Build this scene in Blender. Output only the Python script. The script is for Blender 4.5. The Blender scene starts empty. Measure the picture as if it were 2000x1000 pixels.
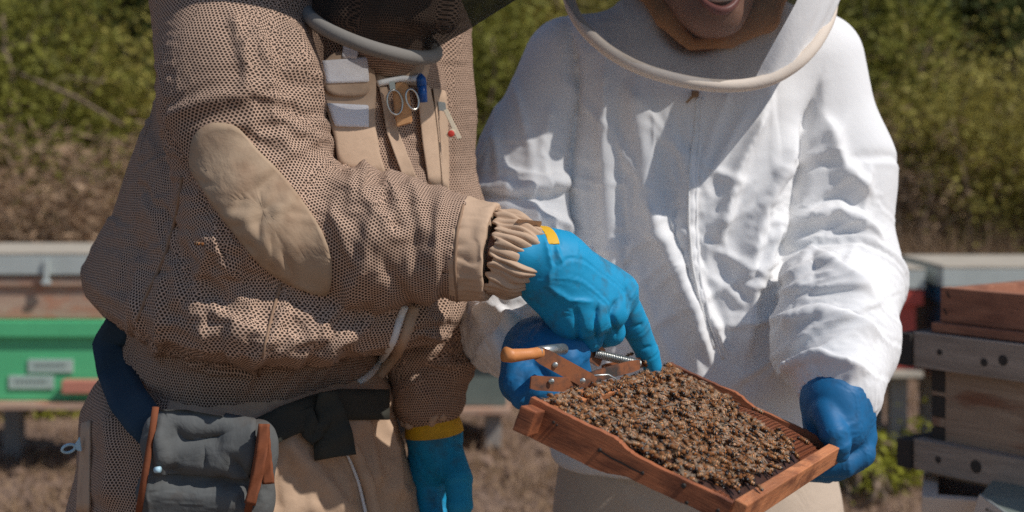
import bpy, bmesh, math, random
import numpy as np
import openvdb
from mathutils import Vector, Matrix
from mathutils.bvhtree import BVHTree

# ------------------------------------------------------------------ camera, sky, sun, exposure
F = 2778.0          # focal length in pixels of the 2000 px wide picture (50 mm lens)
HC = 1.27           # camera height
HORIZ = 300.0       # picture row of the horizon
scene = bpy.context.scene
COL = scene.collection
cam_d = bpy.data.cameras.new('camera'); cam = bpy.data.objects.new('camera', cam_d); COL.objects.link(cam)
cam_d.sensor_width = 36.0; cam_d.lens = F / 2000.0 * 36.0
cam_d.shift_y = -(500.0 - HORIZ) / 2000.0
cam.location = (0, 0, HC); cam.rotation_euler = (math.radians(90), 0, 0)
cam_d.clip_start = 0.05; cam_d.clip_end = 500
cam_d.dof.use_dof = True; cam_d.dof.focus_distance = 1.52; cam_d.dof.aperture_fstop = 4.9
scene.camera = cam
SUN = Vector((0.595, -0.31, 0.74)).normalized()      # from the scene towards the sun
w = bpy.data.worlds.new('World'); scene.world = w; w.use_nodes = True
wn = w.node_tree.nodes; wl = w.node_tree.links
sky = wn.new('ShaderNodeTexSky'); sky.sky_type = 'NISHITA'; sky.sun_disc = False
sky.sun_elevation = math.asin(SUN.z); sky.sun_rotation = math.atan2(SUN.x, SUN.y)
sky.air_density = 1.0; sky.dust_density = 0.3; sky.ozone_density = 3.0
wl.new(sky.outputs[0], wn['Background'].inputs[0]); wn['Background'].inputs[1].default_value = 0.082
sun_d = bpy.data.lights.new('sun', 'SUN'); sun = bpy.data.objects.new('sun', sun_d); COL.objects.link(sun)
sun_d.energy = 3.7; sun_d.angle = math.radians(0.5); sun_d.color = (1.0, 0.955, 0.905)
sun.rotation_euler = SUN.to_track_quat('Z', 'Y').to_euler(); sun.location = (3, -2, 5)
vs = scene.view_settings; vs.view_transform = 'Standard'; vs.look = 'None'; vs.exposure = 0.0; vs.gamma = 1.0
vs.use_curve_mapping = False
scene.cycles.use_denoising = False      # the fine sampling grain stands in for the photograph's film grain
scene.cycles.max_bounces = 8; scene.cycles.transparent_max_bounces = 16

# ------------------------------------------------------------------ helpers
def P(px, py, Y):
    """a measured picture position at distance Y -> world point"""
    return np.array([(px - 1000.0) / F * Y, Y, HC - (py - HORIZ) / F * Y])
def PV(px, py, Y): return Vector(P(px, py, Y))

rng = np.random.default_rng(7)
random.seed(7)

def tag(o, label=None, cat=None, group=None, kind=None):
    if label: o['label'] = label
    if cat: o['category'] = cat
    if group: o['group'] = group
    if kind: o['kind'] = kind
    return o
def empty(name, loc, label, cat, group=None):
    o = bpy.data.objects.new(name, None); COL.objects.link(o); o.location = loc; o.empty_display_size = 0.1
    return tag(o, label, cat, group)
def link_mesh(name, me, mat=None, parent=None):
    o = bpy.data.objects.new(name, me); COL.objects.link(o)
    if mat is not None and not len(me.materials):
        for m in (mat if isinstance(mat, (list, tuple)) else [mat]): me.materials.append(m)
    if parent is not None:
        o.parent = parent
        o.matrix_parent_inverse = world_of(parent).inverted()
    return o
def world_of(p):
    m = p.matrix_basis
    return world_of(p.parent) @ p.matrix_parent_inverse @ m if p.parent else m
def mesh_np(name, V, faces, smooth=True):
    me = bpy.data.meshes.new(name)
    V = np.asarray(V, dtype=np.float32); faces = np.asarray(faces, dtype=np.int32)
    k = faces.shape[1]
    me.vertices.add(len(V)); me.vertices.foreach_set('co', V.ravel())
    me.loops.add(faces.size); me.loops.foreach_set('vertex_index', faces.ravel())
    me.polygons.add(len(faces)); me.polygons.foreach_set('loop_start', np.arange(0, faces.size, k, dtype=np.int32))
    me.polygons.foreach_set('loop_total', np.full(len(faces), k, dtype=np.int32))
    if smooth: me.polygons.foreach_set('use_smooth', np.ones(len(faces), dtype=bool))
    me.update(calc_edges=True); me.validate()
    return me

def hash3(i, j, k, seed):
    n = (i * 374761393 + j * 668265263 + k * 2147483647 + seed * 974711) & 0xffffffff
    n = ((n ^ (n >> 13)) * 1274126177) & 0xffffffff
    n = n ^ (n >> 16)
    return (n & 0xffff) / 32767.5 - 1.0
def noise3(p, freq, seed=0):
    """value noise in [-1,1] at points p (N,3)"""
    q = np.asarray(p, dtype=np.float64) * freq + 100.0
    i = np.floor(q).astype(np.int64); f = q - i; f = f * f * (3 - 2 * f)
    r = 0.0
    for dx in (0, 1):
        for dy in (0, 1):
            for dz in (0, 1):
                wgt = (f[:, 0] if dx else 1 - f[:, 0]) * (f[:, 1] if dy else 1 - f[:, 1]) * (f[:, 2] if dz else 1 - f[:, 2])
                r = r + wgt * hash3(i[:, 0] + dx, i[:, 1] + dy, i[:, 2] + dz, seed)
    return r

# ---- signed distance modelling
def smin(a, b, k):
    if k <= 0: return np.minimum(a, b)
    h = np.clip(0.5 + 0.5 * (b - a) / k, 0, 1)
    return b + (a - b) * h - k * h * (1 - h)
def smax(a, b, k): return -smin(-a, -b, k)
class Field:
    def __init__(s, lo, hi, h):
        s.lo = np.array(lo, dtype=np.float64); s.h = h
        n = np.ceil((np.array(hi) - s.lo) / h).astype(int) + 1
        s.n = n
        s.x = (s.lo[0] + h * np.arange(n[0])).astype(np.float32)[:, None, None]
        s.y = (s.lo[1] + h * np.arange(n[1])).astype(np.float32)[None, :, None]
        s.z = (s.lo[2] + h * np.arange(n[2])).astype(np.float32)[None, None, :]
        s.d = np.full(n, 1.0, dtype=np.float32)
    def win(s, pts, pad):
        pts = np.atleast_2d(pts)
        a = np.clip(np.floor((pts.min(0) - pad - s.lo) / s.h).astype(int), 0, s.n - 1)
        b = np.clip(np.ceil((pts.max(0) + pad - s.lo) / s.h).astype(int) + 1, 1, s.n)
        return tuple(slice(int(i), int(j)) for i, j in zip(a, b))
    def sub(s, w): return s.x[w[0]], s.y[:, w[1]], s.z[:, :, w[2]]
    def capsule(s, a, b, ra, rb, k=0.0, op='add', flat=None):
        """tapered capsule; flat=(dir, factor): thinner along dir by factor"""
        a = np.asarray(a, float); b = np.asarray(b, float)
        w = s.win([a, b], max(ra, rb) * 1.3 + 2.5 * k + 4 * s.h + 0.01)
        x, y, z = s.sub(w)
        ba = b - a; L2 = max(float(ba @ ba), 1e-12)
        px, py, pz = x - a[0], y - a[1], z - a[2]
        t = np.clip((px * ba[0] + py * ba[1] + pz * ba[2]) / L2, 0, 1)
        qx, qy, qz = px - t * ba[0], py - t * ba[1], pz - t * ba[2]
        if flat is not None:
            dv = np.asarray(flat[0], float); dv = dv / np.linalg.norm(dv)
            dd = qx * dv[0] + qy * dv[1] + qz * dv[2]
            l = np.sqrt(qx * qx + qy * qy + qz * qz + dd * dd * (1.0 / flat[1] ** 2 - 1))
        else:
            l = np.sqrt(qx * qx + qy * qy + qz * qz)
        d = (l - (ra + (rb - ra) * t)).astype(np.float32)
        s.comb(w, d, k, op)
    def chain(s, pts, rad, k=0.0, op='add', flat=None):
        for i in range(len(pts) - 1):
            s.capsule(pts[i], pts[i + 1], rad[i], rad[i + 1], k, op, flat)
    def comb(s, w, d, k, op):
        o = s.d[w]
        if op == 'add': s.d[w] = smin(o, d, k)
        elif op == 'cut': s.d[w] = smax(o, -d, k)
    def ellipsoid(s, c, r, k=0.0, op='add', R=None):
        c = np.asarray(c, float); r = np.asarray(r, float)
        w = s.win([c], max(r) * 1.1 + 2.5 * k + 4 * s.h)
        x, y, z = s.sub(w); x, y, z = x - c[0], y - c[1], z - c[2]
        if R is not None:
            R = np.asarray(R, float)
            x, y, z = (x * R[0, i] + y * R[1, i] + z * R[2, i] for i in range(3))
        q = np.sqrt((x / r[0]) ** 2 + (y / r[1]) ** 2 + (z / r[2]) ** 2) + 1e-6
        g = np.sqrt((x / r[0] ** 2) ** 2 + (y / r[1] ** 2) ** 2 + (z / r[2] ** 2) ** 2) / q + 1e-6
        s.comb(w, ((q - 1) / g).astype(np.float32), k, op)
    def loft(s, lv, k=0.0, tilt=(0, 0), e=2.3, op='add', rot=0.0):
        """lv rows: z, cx, cy, rx, ry (z ascending); elliptical sections, closed top and bottom"""
        lv = np.array(lv, float); lv = lv[np.argsort(lv[:, 0])]
        cx0, cy0 = lv[:, 1].mean(), lv[:, 2].mean()
        zz = s.z - tilt[0] * (s.x - cx0) - tilt[1] * (s.y - cy0)
        f = [np.interp(zz, lv[:, 0], lv[:, i]).astype(np.float32) for i in (1, 2, 3, 4)]
        cr, sr = math.cos(rot), math.sin(rot); dx, dy = s.x - f[0], s.y - f[1]
        X, Y = np.abs(dx * cr + dy * sr) / f[2], np.abs(-dx * sr + dy * cr) / f[3]
        q = (X ** e + Y ** e + 1e-9) ** (1 / e)
        g = np.sqrt((X / f[2]) ** 2 + (Y / f[3]) ** 2) / np.maximum(q, 1e-3) + 1e-3
        d = (q - 1) / np.maximum(g, 1.0)
        d = smax(d, zz - lv[-1, 0], 0.03); d = smax(d, lv[0, 0] - zz, 0.02)
        s.comb((slice(None),) * 3, d.astype(np.float32), k, op)
    def plane_cut(s, p, n, k=0.0):
        """remove what lies on the +n side of the plane"""
        p = np.asarray(p, float); n = np.asarray(n, float); n = n / np.linalg.norm(n)
        d = (s.x - p[0]) * n[0] + (s.y - p[1]) * n[1] + (s.z - p[2]) * n[2]
        s.d = smax(s.d, d.astype(np.float32), k)
    def mesh(s, iso=0.0):
        d = s.d.copy()
        d[0] = d[-1] = 1; d[:, 0] = d[:, -1] = 1; d[:, :, 0] = d[:, :, -1] = 1
        g = openvdb.FloatGrid(background=1.0); g.copyFromArray(np.clip(d, -1, 1))
        v, q = g.convertToQuads(isovalue=iso)
        return np.asarray(v, float) * s.h + s.lo, np.asarray(q)[:, ::-1].astype(np.int64)
    def sample(s, p):
        q = (p - s.lo) / s.h
        q = np.clip(q, 0, np.array(s.n) - 1.001); i = q.astype(int); f = q - i
        r = 0.0
        for dx in (0, 1):
            for dy in (0, 1):
                for dz in (0, 1):
                    wgt = (f[:, 0] if dx else 1 - f[:, 0]) * (f[:, 1] if dy else 1 - f[:, 1]) * (f[:, 2] if dz else 1 - f[:, 2])
                    r = r + wgt * s.d[i[:, 0] + dx, i[:, 1] + dy, i[:, 2] + dz]
        return r
    def grad(s, p):
        e = s.h; g = np.zeros_like(p)
        for a in range(3):
            o = np.zeros(3); o[a] = e
            g[:, a] = s.sample(p + o) - s.sample(p - o)
        return g / np.maximum(np.linalg.norm(g, axis=1, keepdims=True), 1e-9)

def orient(V, Q, fld):
    a, b, c = V[Q[:, 0]], V[Q[:, 1]], V[Q[:, 2]]
    n = np.cross(b - a, c - a); g = fld.grad((a + c) / 2)
    if (n * g).sum(1).mean() < 0: Q = Q[:, ::-1]
    return Q
def vnormals(V, Q):
    n = np.cross(V[Q[:, 2]] - V[Q[:, 0]], V[Q[:, 3]] - V[Q[:, 1]])
    N = np.zeros_like(V)
    for a in range(3): N[:, a] = sum(np.bincount(Q[:, c], n[:, a], len(V)) for c in range(4))
    return N / np.maximum(np.linalg.norm(N, axis=1, keepdims=True), 1e-12)
def lap_smooth(V, Q, it, lam=0.5):
    E = np.concatenate([Q[:, [0, 1]], Q[:, [1, 2]], Q[:, [2, 3]], Q[:, [3, 0]]])
    deg = np.maximum(np.bincount(E[:, 0], None, len(V)) + np.bincount(E[:, 1], None, len(V)), 1)[:, None]
    for _ in range(it):
        S = np.stack([np.bincount(E[:, 0], V[E[:, 1], a], len(V)) + np.bincount(E[:, 1], V[E[:, 0], a], len(V)) for a in range(3)], 1)
        V = V + lam * (S / deg - V)
    return V

def add_folds(V, Q, folds):
    """hand-placed folds: (picture polyline, ridge width m, height m, Y range)"""
    N = vnormals(V, Q); px = 1000 + F * V[:, 0] / V[:, 1]; py = HORIZ + F * (HC - V[:, 2]) / V[:, 1]
    pp = np.stack([px, py], 1); sc = V[:, 1] / F
    D = np.zeros(len(V)); Dn = np.zeros(len(V))
    for line, wd, ht, (y0, y1) in folds:
        ln = np.array(line, float); best = np.full(len(V), 1e9); sgn = np.ones(len(V)); tt = np.zeros(len(V))
        seg = np.linalg.norm(np.diff(ln, axis=0), axis=1); cum = np.r_[0, np.cumsum(seg)]
        for k in range(len(ln) - 1):
            a, b = ln[k], ln[k + 1]; ba = b - a; t = np.clip(((pp - a) @ ba) / (ba @ ba), 0, 1)
            o = pp - a - t[:, None] * ba; d = np.linalg.norm(o, axis=1); m = d < best
            best[m] = d[m]; sgn[m] = np.sign(ba[0] * o[m, 1] - ba[1] * o[m, 0]); tt[m] = (cum[k] + t[m] * seg[k]) / cum[-1]
        dm = best * sc
        prof = np.where(sgn > 0, np.exp(-dm / wd), np.exp(-(dm / (wd * 0.55)) ** 1.3))
        endf = np.clip(np.minimum(tt, 1 - tt) * 5 + 0.25, 0, 1)
        ok = (N[:, 1] < 0.15) & (V[:, 1] > y0) & (V[:, 1] < y1)
        c_ = ht * prof * endf * ok
        if ht > 0: D = np.maximum(D, c_) + .25 * np.minimum(D, c_)
        else: Dn = np.minimum(Dn, c_)
    return V + N * (D + Dn)[:, None]

def crumple(V, Q, fld, bones, iters=140, inner=0.006, outer=0.02, bend=0.05, grav=0.0, seed=1, init=0.004, pin=None, ridge=0.0, big=0.0):
    """a slack cloth skin that buckles between an inner and an outer shell of its own body shape.
    bones: list of (a, b, axial slack, ring slack, wavelength)"""
    n = len(V)
    best = np.full(n, 1e9); ax = np.zeros((n, 3)); sa = np.zeros(n); sr = np.zeros(n); wl_ = np.full(n, 0.05)
    for (a, b, s1, s2, lam) in bones:
        a = np.asarray(a, float); b = np.asarray(b, float); ba = b - a
        t = np.clip(((V - a) @ ba) / (ba @ ba), 0, 1)
        d = np.linalg.norm(V - a - t[:, None] * ba, axis=1)
        m = d < best; best[m] = d[m]
        ax[m] = ba / np.linalg.norm(ba); sa[m] = s1; sr[m] = s2; wl_[m] = lam
    sa = np.squeeze(lap_smooth(sa[:, None].repeat(3, 1), Q, 8))[:, 0]; sr = lap_smooth(sr[:, None].repeat(3, 1), Q, 8)[:, 0]
    ax = lap_smooth(ax, Q, 10); ax /= np.maximum(np.linalg.norm(ax, axis=1, keepdims=True), 1e-9)
    E1 = np.concatenate([Q[:, [0, 1]], Q[:, [1, 2]], Q[:, [2, 3]], Q[:, [3, 0]]]); E1 = np.unique(np.sort(E1, 1), axis=0)
    E2 = np.concatenate([Q[:, [0, 2]], Q[:, [1, 3]]]); E = np.concatenate([E1, E2])
    i, j = E[:, 0], E[:, 1]
    d0 = V[j] - V[i]; L0 = np.maximum(np.linalg.norm(d0, axis=1), 1e-6)
    c2 = ((d0 / L0[:, None]) * (ax[i] + ax[j]) * 0.5).sum(1) ** 2
    rest = L0 * (1 + (sa[i] + sa[j]) * 0.5 * c2 + (sr[i] + sr[j]) * 0.5 * (1 - c2))
    deg = (np.bincount(i, None, n) + np.bincount(j, None, n))[:, None]
    N = vnormals(V, Q)
    # first ripple: noise stretched across the limb, so that rings and diagonal folds grow from it
    along = (V * ax).sum(1)[:, None]; C = (V - along * ax) * 0.45
    q = (C + along * ax) / wl_[:, None]
    r0 = noise3(q, 1.0, seed) + 0.6 * noise3(q + 31.7, 0.55, seed + 5)
    if ridge: r0 = (1 - ridge) * r0 + ridge * (1.1 - 2.6 * np.abs(noise3(q + 7.3, 0.6, seed + 9)))
    if big: r0 = r0 + big * noise3(q + 3.1, 0.3, seed + 13)
    free = np.ones(n) if pin is None else 1 - pin
    V = V + N * (init * r0 * free)[:, None]
    i1, j1 = E1[:, 0], E1[:, 1]; deg1 = (np.bincount(i1, None, n) + np.bincount(j1, None, n))[:, None]
    V0 = V.copy()
    fr = free[:, None]
    for it in range(iters):
        d = V[j] - V[i]; L = np.maximum(np.linalg.norm(d, axis=1), 1e-7)
        c = ((L - rest) / L)[:, None] * d
        S = np.stack([np.bincount(i, c[:, a], n) - np.bincount(j, c[:, a], n) for a in range(3)], 1)
        V = V + fr * S / deg * 0.9
        if bend and it % 2 == 0:
            S = np.stack([np.bincount(i1, V[j1, a], n) + np.bincount(j1, V[i1, a], n) for a in range(3)], 1)
            V = V + fr * bend * (S / deg1 - V)
        if grav: V[:, 2] -= grav * free
        if it % 3 == 2 or it == iters - 1:
            dd = fld.sample(V); bad = (dd < -inner) | (dd > outer)
            if bad.any():
                g = fld.grad(V[bad]); t = np.clip(dd[bad], -inner, outer) - dd[bad]
                V[bad] += g * t[:, None] * (1.0 if it == iters - 1 else 0.7)
    return V

def creases(n, box, ang, ln, seed, yr, wr=(.005, .009), hr=(.004, .010), neg=1):
    r_ = random.Random(seed); out = []
    for _ in range(n):
        x, y = r_.uniform(box[0], box[2]), r_.uniform(box[1], box[3]); a = math.radians(r_.gauss(ang(x, y), 16)); L = r_.uniform(*ln); c = r_.uniform(-.35, .35); pts = []
        for k in range(5):
            pts.append((x, y)); x += math.sin(a) * L / 4; y += math.cos(a) * L / 4; a += c / 4
        out.append((pts, r_.uniform(*wr), r_.uniform(*hr) * (r_.choice((1, 1, -1)) if neg else 1), yr))
    return out

def bones_uv(V, bones):
    """(metres round, metres along) about the nearest bone, and that bone's index"""
    n = len(V); best = np.full(n, 1e9); uv = np.zeros((n, 2)); idx = np.zeros(n, int); acc = 0.0
    for bi, (a, b, r) in enumerate(bones):
        a = np.asarray(a, float); b = np.asarray(b, float); ba = b - a; L = np.linalg.norm(ba); zx = ba / L
        t = ((V - a) @ zx); tc = np.clip(t, 0, L)
        o = V - a - tc[:, None] * zx; d = np.linalg.norm(o, axis=1) / r
        back = np.array([0, 1.0, 0]) - zx * zx[1]; back /= np.linalg.norm(back); sd = np.cross(zx, back)
        th = np.arctan2(o @ sd, -(o @ back))
        m = d < best; best[m] = d[m]; idx[m] = bi
        uv[m, 0] = th[m] * r; uv[m, 1] = t[m] + acc
        acc += L
    return uv, idx
def set_uv(me, uv, V=None, Q=None):
    lay = me.uv_layers.new(name='UVMap')
    vi = np.zeros(len(me.loops), np.int32); me.loops.foreach_get('vertex_index', vi)
    L = uv[vi].astype(np.float64)
    if V is not None:      # where the wrapped coordinates stretch, lay the weave flat on the nearest plane instead
        K4 = vi.reshape(-1, 4); d3 = np.linalg.norm(V[K4[:, 2]] - V[K4[:, 0]], axis=1); e3 = np.linalg.norm(V[K4[:, 3]] - V[K4[:, 1]], axis=1)
        d2 = np.linalg.norm(uv[K4[:, 2]] - uv[K4[:, 0]], axis=1); e2 = np.linalg.norm(uv[K4[:, 3]] - uv[K4[:, 1]], axis=1)
        r1, r2 = d2 / np.maximum(d3, 1e-6), e2 / np.maximum(e3, 1e-6)
        bad = (np.minimum(r1, r2) < .68) | (np.maximum(r1, r2) > 1.5)
        nn = np.abs(vnormals(V, K4)[K4].mean(1)); ax = nn.argmax(1); pr = {0: (1, 2), 1: (0, 2), 2: (0, 1)}
        L = L.reshape(-1, 4, 2)
        for a in range(3):
            m = bad & (ax == a); L[m] = V[K4[m]][:, :, list(pr[a])]
        L = L.reshape(-1, 2)
    lay.data.foreach_set('uv', L.astype(np.float32).ravel())

def tube_mesh(pts, rad, seg=10, closed=False, caps=True, flat=1.0):
    """tube along points, radius per point -> V, quads(list)"""
    pts = [Vector(p) for p in pts]; n = len(pts)
    if not hasattr(rad, '__len__'): rad = [rad] * n
    V = []; Fc = []
    up = None
    for k in range(n):
        if closed: t = pts[(k + 1) % n] - pts[k - 1]
        else: t = pts[min(k + 1, n - 1)] - pts[max(k - 1, 0)]
        t.normalize()
        if up is None:
            up = Vector((0, 0, 1)) if abs(t.z) < 0.9 else Vector((1, 0, 0))
        up = (up - t * up.dot(t)).normalized(); sd = t.cross(up)
        for a in range(seg):
            th = 2 * math.pi * a / seg
            V.append(pts[k] + (up * math.cos(th) * flat + sd * math.sin(th)) * rad[k])
    m = n if closed else n - 1
    for k in range(m):
        k2 = (k + 1) % n
        for a in range(seg):
            b = (a + 1) % seg
            Fc.append((k * seg + a, k * seg + b, k2 * seg + b, k2 * seg + a))
    if not closed and caps:
        Fc.append(tuple(range(seg))[::-1]); Fc.append(tuple((n - 1) * seg + a for a in range(seg)))
    return V, Fc
def py_mesh(name, V, Fc, smooth=True):
    me = bpy.data.meshes.new(name); me.from_pydata([tuple(v) for v in V], [], Fc)
    if smooth: me.polygons.foreach_set('use_smooth', [True] * len(me.polygons))
    me.update(); return me
def tube(name, pts, rad, mat, parent=None, seg=10, closed=False, flat=1.0):
    return link_mesh(name, py_mesh(name, *tube_mesh(pts, rad, seg, closed, True, flat)), mat, parent)
def box_bm(bm, M, sx, sy, sz, bevel=0.0, jit=0.0):
    """a bevelled box of full sizes, placed by matrix M, added to bm"""
    r = bmesh.ops.create_cube(bm, size=1.0)
    vs_ = r['verts']
    for v in vs_: v.co = Vector((v.co.x * sx, v.co.y * sy, v.co.z * sz)) + Vector([random.uniform(-jit, jit) for _ in range(3)])
    if bevel:
        ed = list({e for v in vs_ for e in v.link_edges})
        rb = bmesh.ops.bevel(bm, geom=ed, offset=bevel, segments=2, affect='EDGES', profile=0.6)
        vs_ = list({v for f in rb['faces'] for v in f.verts} | {v for v in vs_ if v.is_valid})
    for v in vs_: v.co = M @ v.co
    return vs_
def box(name, M, size, mat, parent=None, bevel=0.002, jit=0.0):
    bm = bmesh.new(); box_bm(bm, M, *size, bevel=bevel, jit=jit)
    me = bpy.data.meshes.new(name); bm.to_mesh(me); bm.free()
    return link_mesh(name, me, mat, parent)
def T(*a): return Matrix.Translation(Vector(a))

# ---- pieces laid on a garment: an outline traced in the picture, dropped on the cloth along the sight line
SURF = {}
def drape(name, outline, bvh, mat, parent, lift=0.002, thick=0.0015, rings=7, per=64, round_=True, fallY=None, fit=False, surf=None):
    pts = np.array(outline, float)
    # resample the closed outline
    if round_:
        n = len(pts); out = []
        for i in range(n):
            p0, p1, p2, p3 = pts[i - 1], pts[i], pts[(i + 1) % n], pts[(i + 2) % n]
            for t in np.linspace(0, 1, 8, endpoint=False):
                out.append(0.5 * ((2 * p1) + (-p0 + p2) * t + (2 * p0 - 5 * p1 + 4 * p2 - p3) * t * t + (-p0 + 3 * p1 - 3 * p2 + p3) * t ** 3))
        pts = np.array(out)
    dd = np.linalg.norm(np.roll(pts, -1, 0) - pts, axis=1); s = np.r_[0, np.cumsum(dd)]
    q = np.linspace(0, s[-1], per, endpoint=False); ext = np.vstack([pts, pts[:1]])
    pts = np.stack([np.interp(q, s, ext[:, 0]), np.interp(q, s, ext[:, 1])], 1)
    c = pts.mean(0)
    V = []; Fc = []
    O = Vector((0, 0, HC)); last = fallY or 1.6
    grid = [c] + [c + (pts[a] - c) * (r / rings) for r in range(1, rings + 1) for a in range(per)]
    hitN = []
    for g in grid:
        dv = PV(g[0], g[1], 1.0) - O; dn = dv.normalized()
        loc, nor, idx, dist = bvh.ray_cast(O, dn)
        if loc is None or (fallY and abs(loc.y - fallY) > 0.25): loc = O + dv * last; nor = -dn
        else: last = loc.y
        if nor.dot(dn) > 0: nor = -nor
        V.append(loc.copy()); hitN.append((nor * 0.5 - dn * 0.5).normalized())
    if fit:      # stiff pieces: a smooth sheet over the cloth instead of every wrinkle
        G = np.array(grid); Yv = np.array([v.y for v in V]); u = (G - c) / 60.0
        A_ = np.stack([np.ones(len(u)), u[:, 0], u[:, 1], u[:, 0] ** 2, u[:, 0] * u[:, 1], u[:, 1] ** 2], 1); wt = np.ones(len(u))
        for _ in range(6):
            sol = np.linalg.lstsq(A_ * wt[:, None], Yv * wt, rcond=None)[0]; res = Yv - A_ @ sol; wt = 1 / (1 + (res / .006) ** 2)
        if surf: sol, u = surf[1], (G - surf[0]) / 60.0; A_ = np.stack([np.ones(len(u)), u[:, 0], u[:, 1], u[:, 0] ** 2, u[:, 0] * u[:, 1], u[:, 1] ** 2], 1)
        Yf = A_ @ sol; good = np.abs(res) < .02; sh_ = surf[2] if surf else min(0.0, float(np.percentile((Yv - Yf)[good], 12)) if good.any() else 0.0); Yf = Yf + sh_; SURF[name] = (surf[0] if surf else c, sol, sh_)
        V = [PV(g[0], g[1], y_) for g, y_ in zip(grid, Yf)]; mn = Vector((0, -1, 0.05)).normalized(); hitN = [mn] * len(V)
    nv = len(V)
    W = [V[k] + hitN[k] * lift for k in range(nv)]
    for a in range(per): Fc.append((0, 1 + a, 1 + (a + 1) % per))
    for r in range(rings - 1):
        for a in range(per):
            b = (a + 1) % per
            Fc.append((1 + r * per + a, 1 + (r + 1) * per + a, 1 + (r + 1) * per + b, 1 + r * per + b))
    # rim down to the cloth
    base = nv
    for a in range(per): W.append(V[1 + (rings - 1) * per + a] - hitN[1 + (rings - 1) * per + a] * thick)
    for a in range(per):
        b = (a + 1) % per
        Fc.append((1 + (rings - 1) * per + a, base + a, base + b, 1 + (rings - 1) * per + b))
    me = py_mesh(name, W, Fc)
    bm = bmesh.new(); bm.from_mesh(me); bmesh.ops.recalc_face_normals(bm, faces=bm.faces); bm.to_mesh(me); bm.free()
    for p in me.polygons: p.use_smooth = True
    o = link_mesh(name, me, mat, parent)
    return o
def drape_line(name, line, bvh, mat, parent, r=0.002, lift=0.001, fallY=1.6, seg=6, flat=0.6):
    O = Vector((0, 0, HC)); pts = []; last = fallY
    ln = np.array(line, float); s = np.r_[0, np.cumsum(np.linalg.norm(np.diff(ln, axis=0), axis=1))]
    q = np.linspace(0, s[-1], max(4, int(s[-1] / 8)))
    for u, v in zip(np.interp(q, s, ln[:, 0]), np.interp(q, s, ln[:, 1])):
        dv = PV(u, v, 1.0) - O; dn = dv.normalized()
        loc, nor, idx, dist = bvh.ray_cast(O, dn)
        if loc is None or abs(loc.y - fallY) > 0.3: loc = O + dv * last
        else: last = loc.y
        pts.append(loc - dn * lift)
    for _ in range(2): pts = [pts[0]] + [(pts[k - 1] + pts[k] * 2 + pts[k + 1]) / 4 for k in range(1, len(pts) - 1)] + [pts[-1]]
    return tube(name, pts, r, mat, parent, seg)
def bvh_of(o):
    dg = bpy.context.evaluated_depsgraph_get(); ev = o.evaluated_get(dg); me = ev.to_mesh()
    b = BVHTree.FromPolygons([o.matrix_world @ v.co for v in me.vertices], [tuple(p.vertices) for p in me.polygons])
    ev.to_mesh_clear(); return b
# ------------------------------------------------------------------ materials
class NB:
    def __init__(s, name):
        s.m = bpy.data.materials.new(name); s.m.use_nodes = True
        s.t = s.m.node_tree; s.n = s.t.nodes; s.l = s.t.links; s.b = s.n['Principled BSDF']; s.out = s.n['Material Output']
        s.tc = s.n.new('ShaderNodeTexCoord')
    def node(s, typ, ins=None, **kw):
        k = s.n.new(typ)
        for a, v in kw.items(): setattr(k, a, v)
        for a, v in (ins or {}).items():
            if hasattr(v, 'is_output') or isinstance(v, bpy.types.NodeSocket): s.l.new(v, k.inputs[a])
            else: k.inputs[a].default_value = v
        return k
    def vec(s, space='Object', scale=(1, 1, 1), rot=(0, 0, 0)):
        mp = s.node('ShaderNodeMapping', {'Vector': s.tc.outputs[space], 'Scale': scale, 'Rotation': rot}); return mp.outputs[0]
    def noise(s, scale=10, detail=4, rough=0.55, vec=None, dist=0.0):
        k = s.node('ShaderNodeTexNoise', {'Scale': scale, 'Detail': detail, 'Roughness': rough, 'Distortion': dist})
        s.l.new(vec if vec is not None else s.tc.outputs['Object'], k.inputs['Vector']); return k.outputs['Fac']
    def ramp(s, fac, stops, interp='LINEAR'):
        k = s.node('ShaderNodeValToRGB', {'Fac': fac}); k.color_ramp.interpolation = interp
        e = k.color_ramp.elements
        while len(e) < len(stops): e.new(0.5)
        for el, (p, c) in zip(e, stops):
            el.position = p; el.color = (c, c, c, 1) if not hasattr(c, '__len__') else (*c, 1)
        return k.outputs['Color']
    def mix(s, fac, a, b, mode='MIX'):
        k = s.node('ShaderNodeMix', data_type='RGBA', blend_type=mode)
        for nm, v in (('Factor', fac), ('A', a), ('B', b)):
            sk = [x for x in k.inputs if x.name == nm and (x.type == 'RGBA' if nm != 'Factor' else x.type == 'VALUE')][0]
            if isinstance(v, bpy.types.NodeSocket): s.l.new(v, sk)
            elif nm == 'Factor': sk.default_value = v
            else: sk.default_value = (*v, 1)
        return [x for x in k.outputs if x.type == 'RGBA'][0]
    def math(s, op, a, b=0.0, c=0.0):
        k = s.node('ShaderNodeMath', operation=op)
        for q, v in enumerate((a, b, c)):
            if isinstance(v, bpy.types.NodeSocket): s.l.new(v, k.inputs[q])
            else: k.inputs[q].default_value = v
        return k.outputs[0]
    def bump(s, h, strength=0.3, dist=0.002, normal=None):
        k = s.node('ShaderNodeBump', {'Height': h, 'Strength': strength, 'Distance': dist})
        if normal is not None: s.l.new(normal, k.inputs['Normal'])
        return k.outputs[0]
    def set(s, color=None, rough=None, normal=None, metal=None, **kw):
        for nm, v in (('Base Color', color), ('Roughness', rough), ('Normal', normal), ('Metallic', metal)):
            if v is None: continue
            if isinstance(v, bpy.types.NodeSocket): s.l.new(v, s.b.inputs[nm])
            else: s.b.inputs[nm].default_value = (*v, 1) if nm == 'Base Color' else v
        for nm, v in kw.items(): s.b.inputs[nm.replace('_', ' ')].default_value = v
        return s.m

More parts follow.
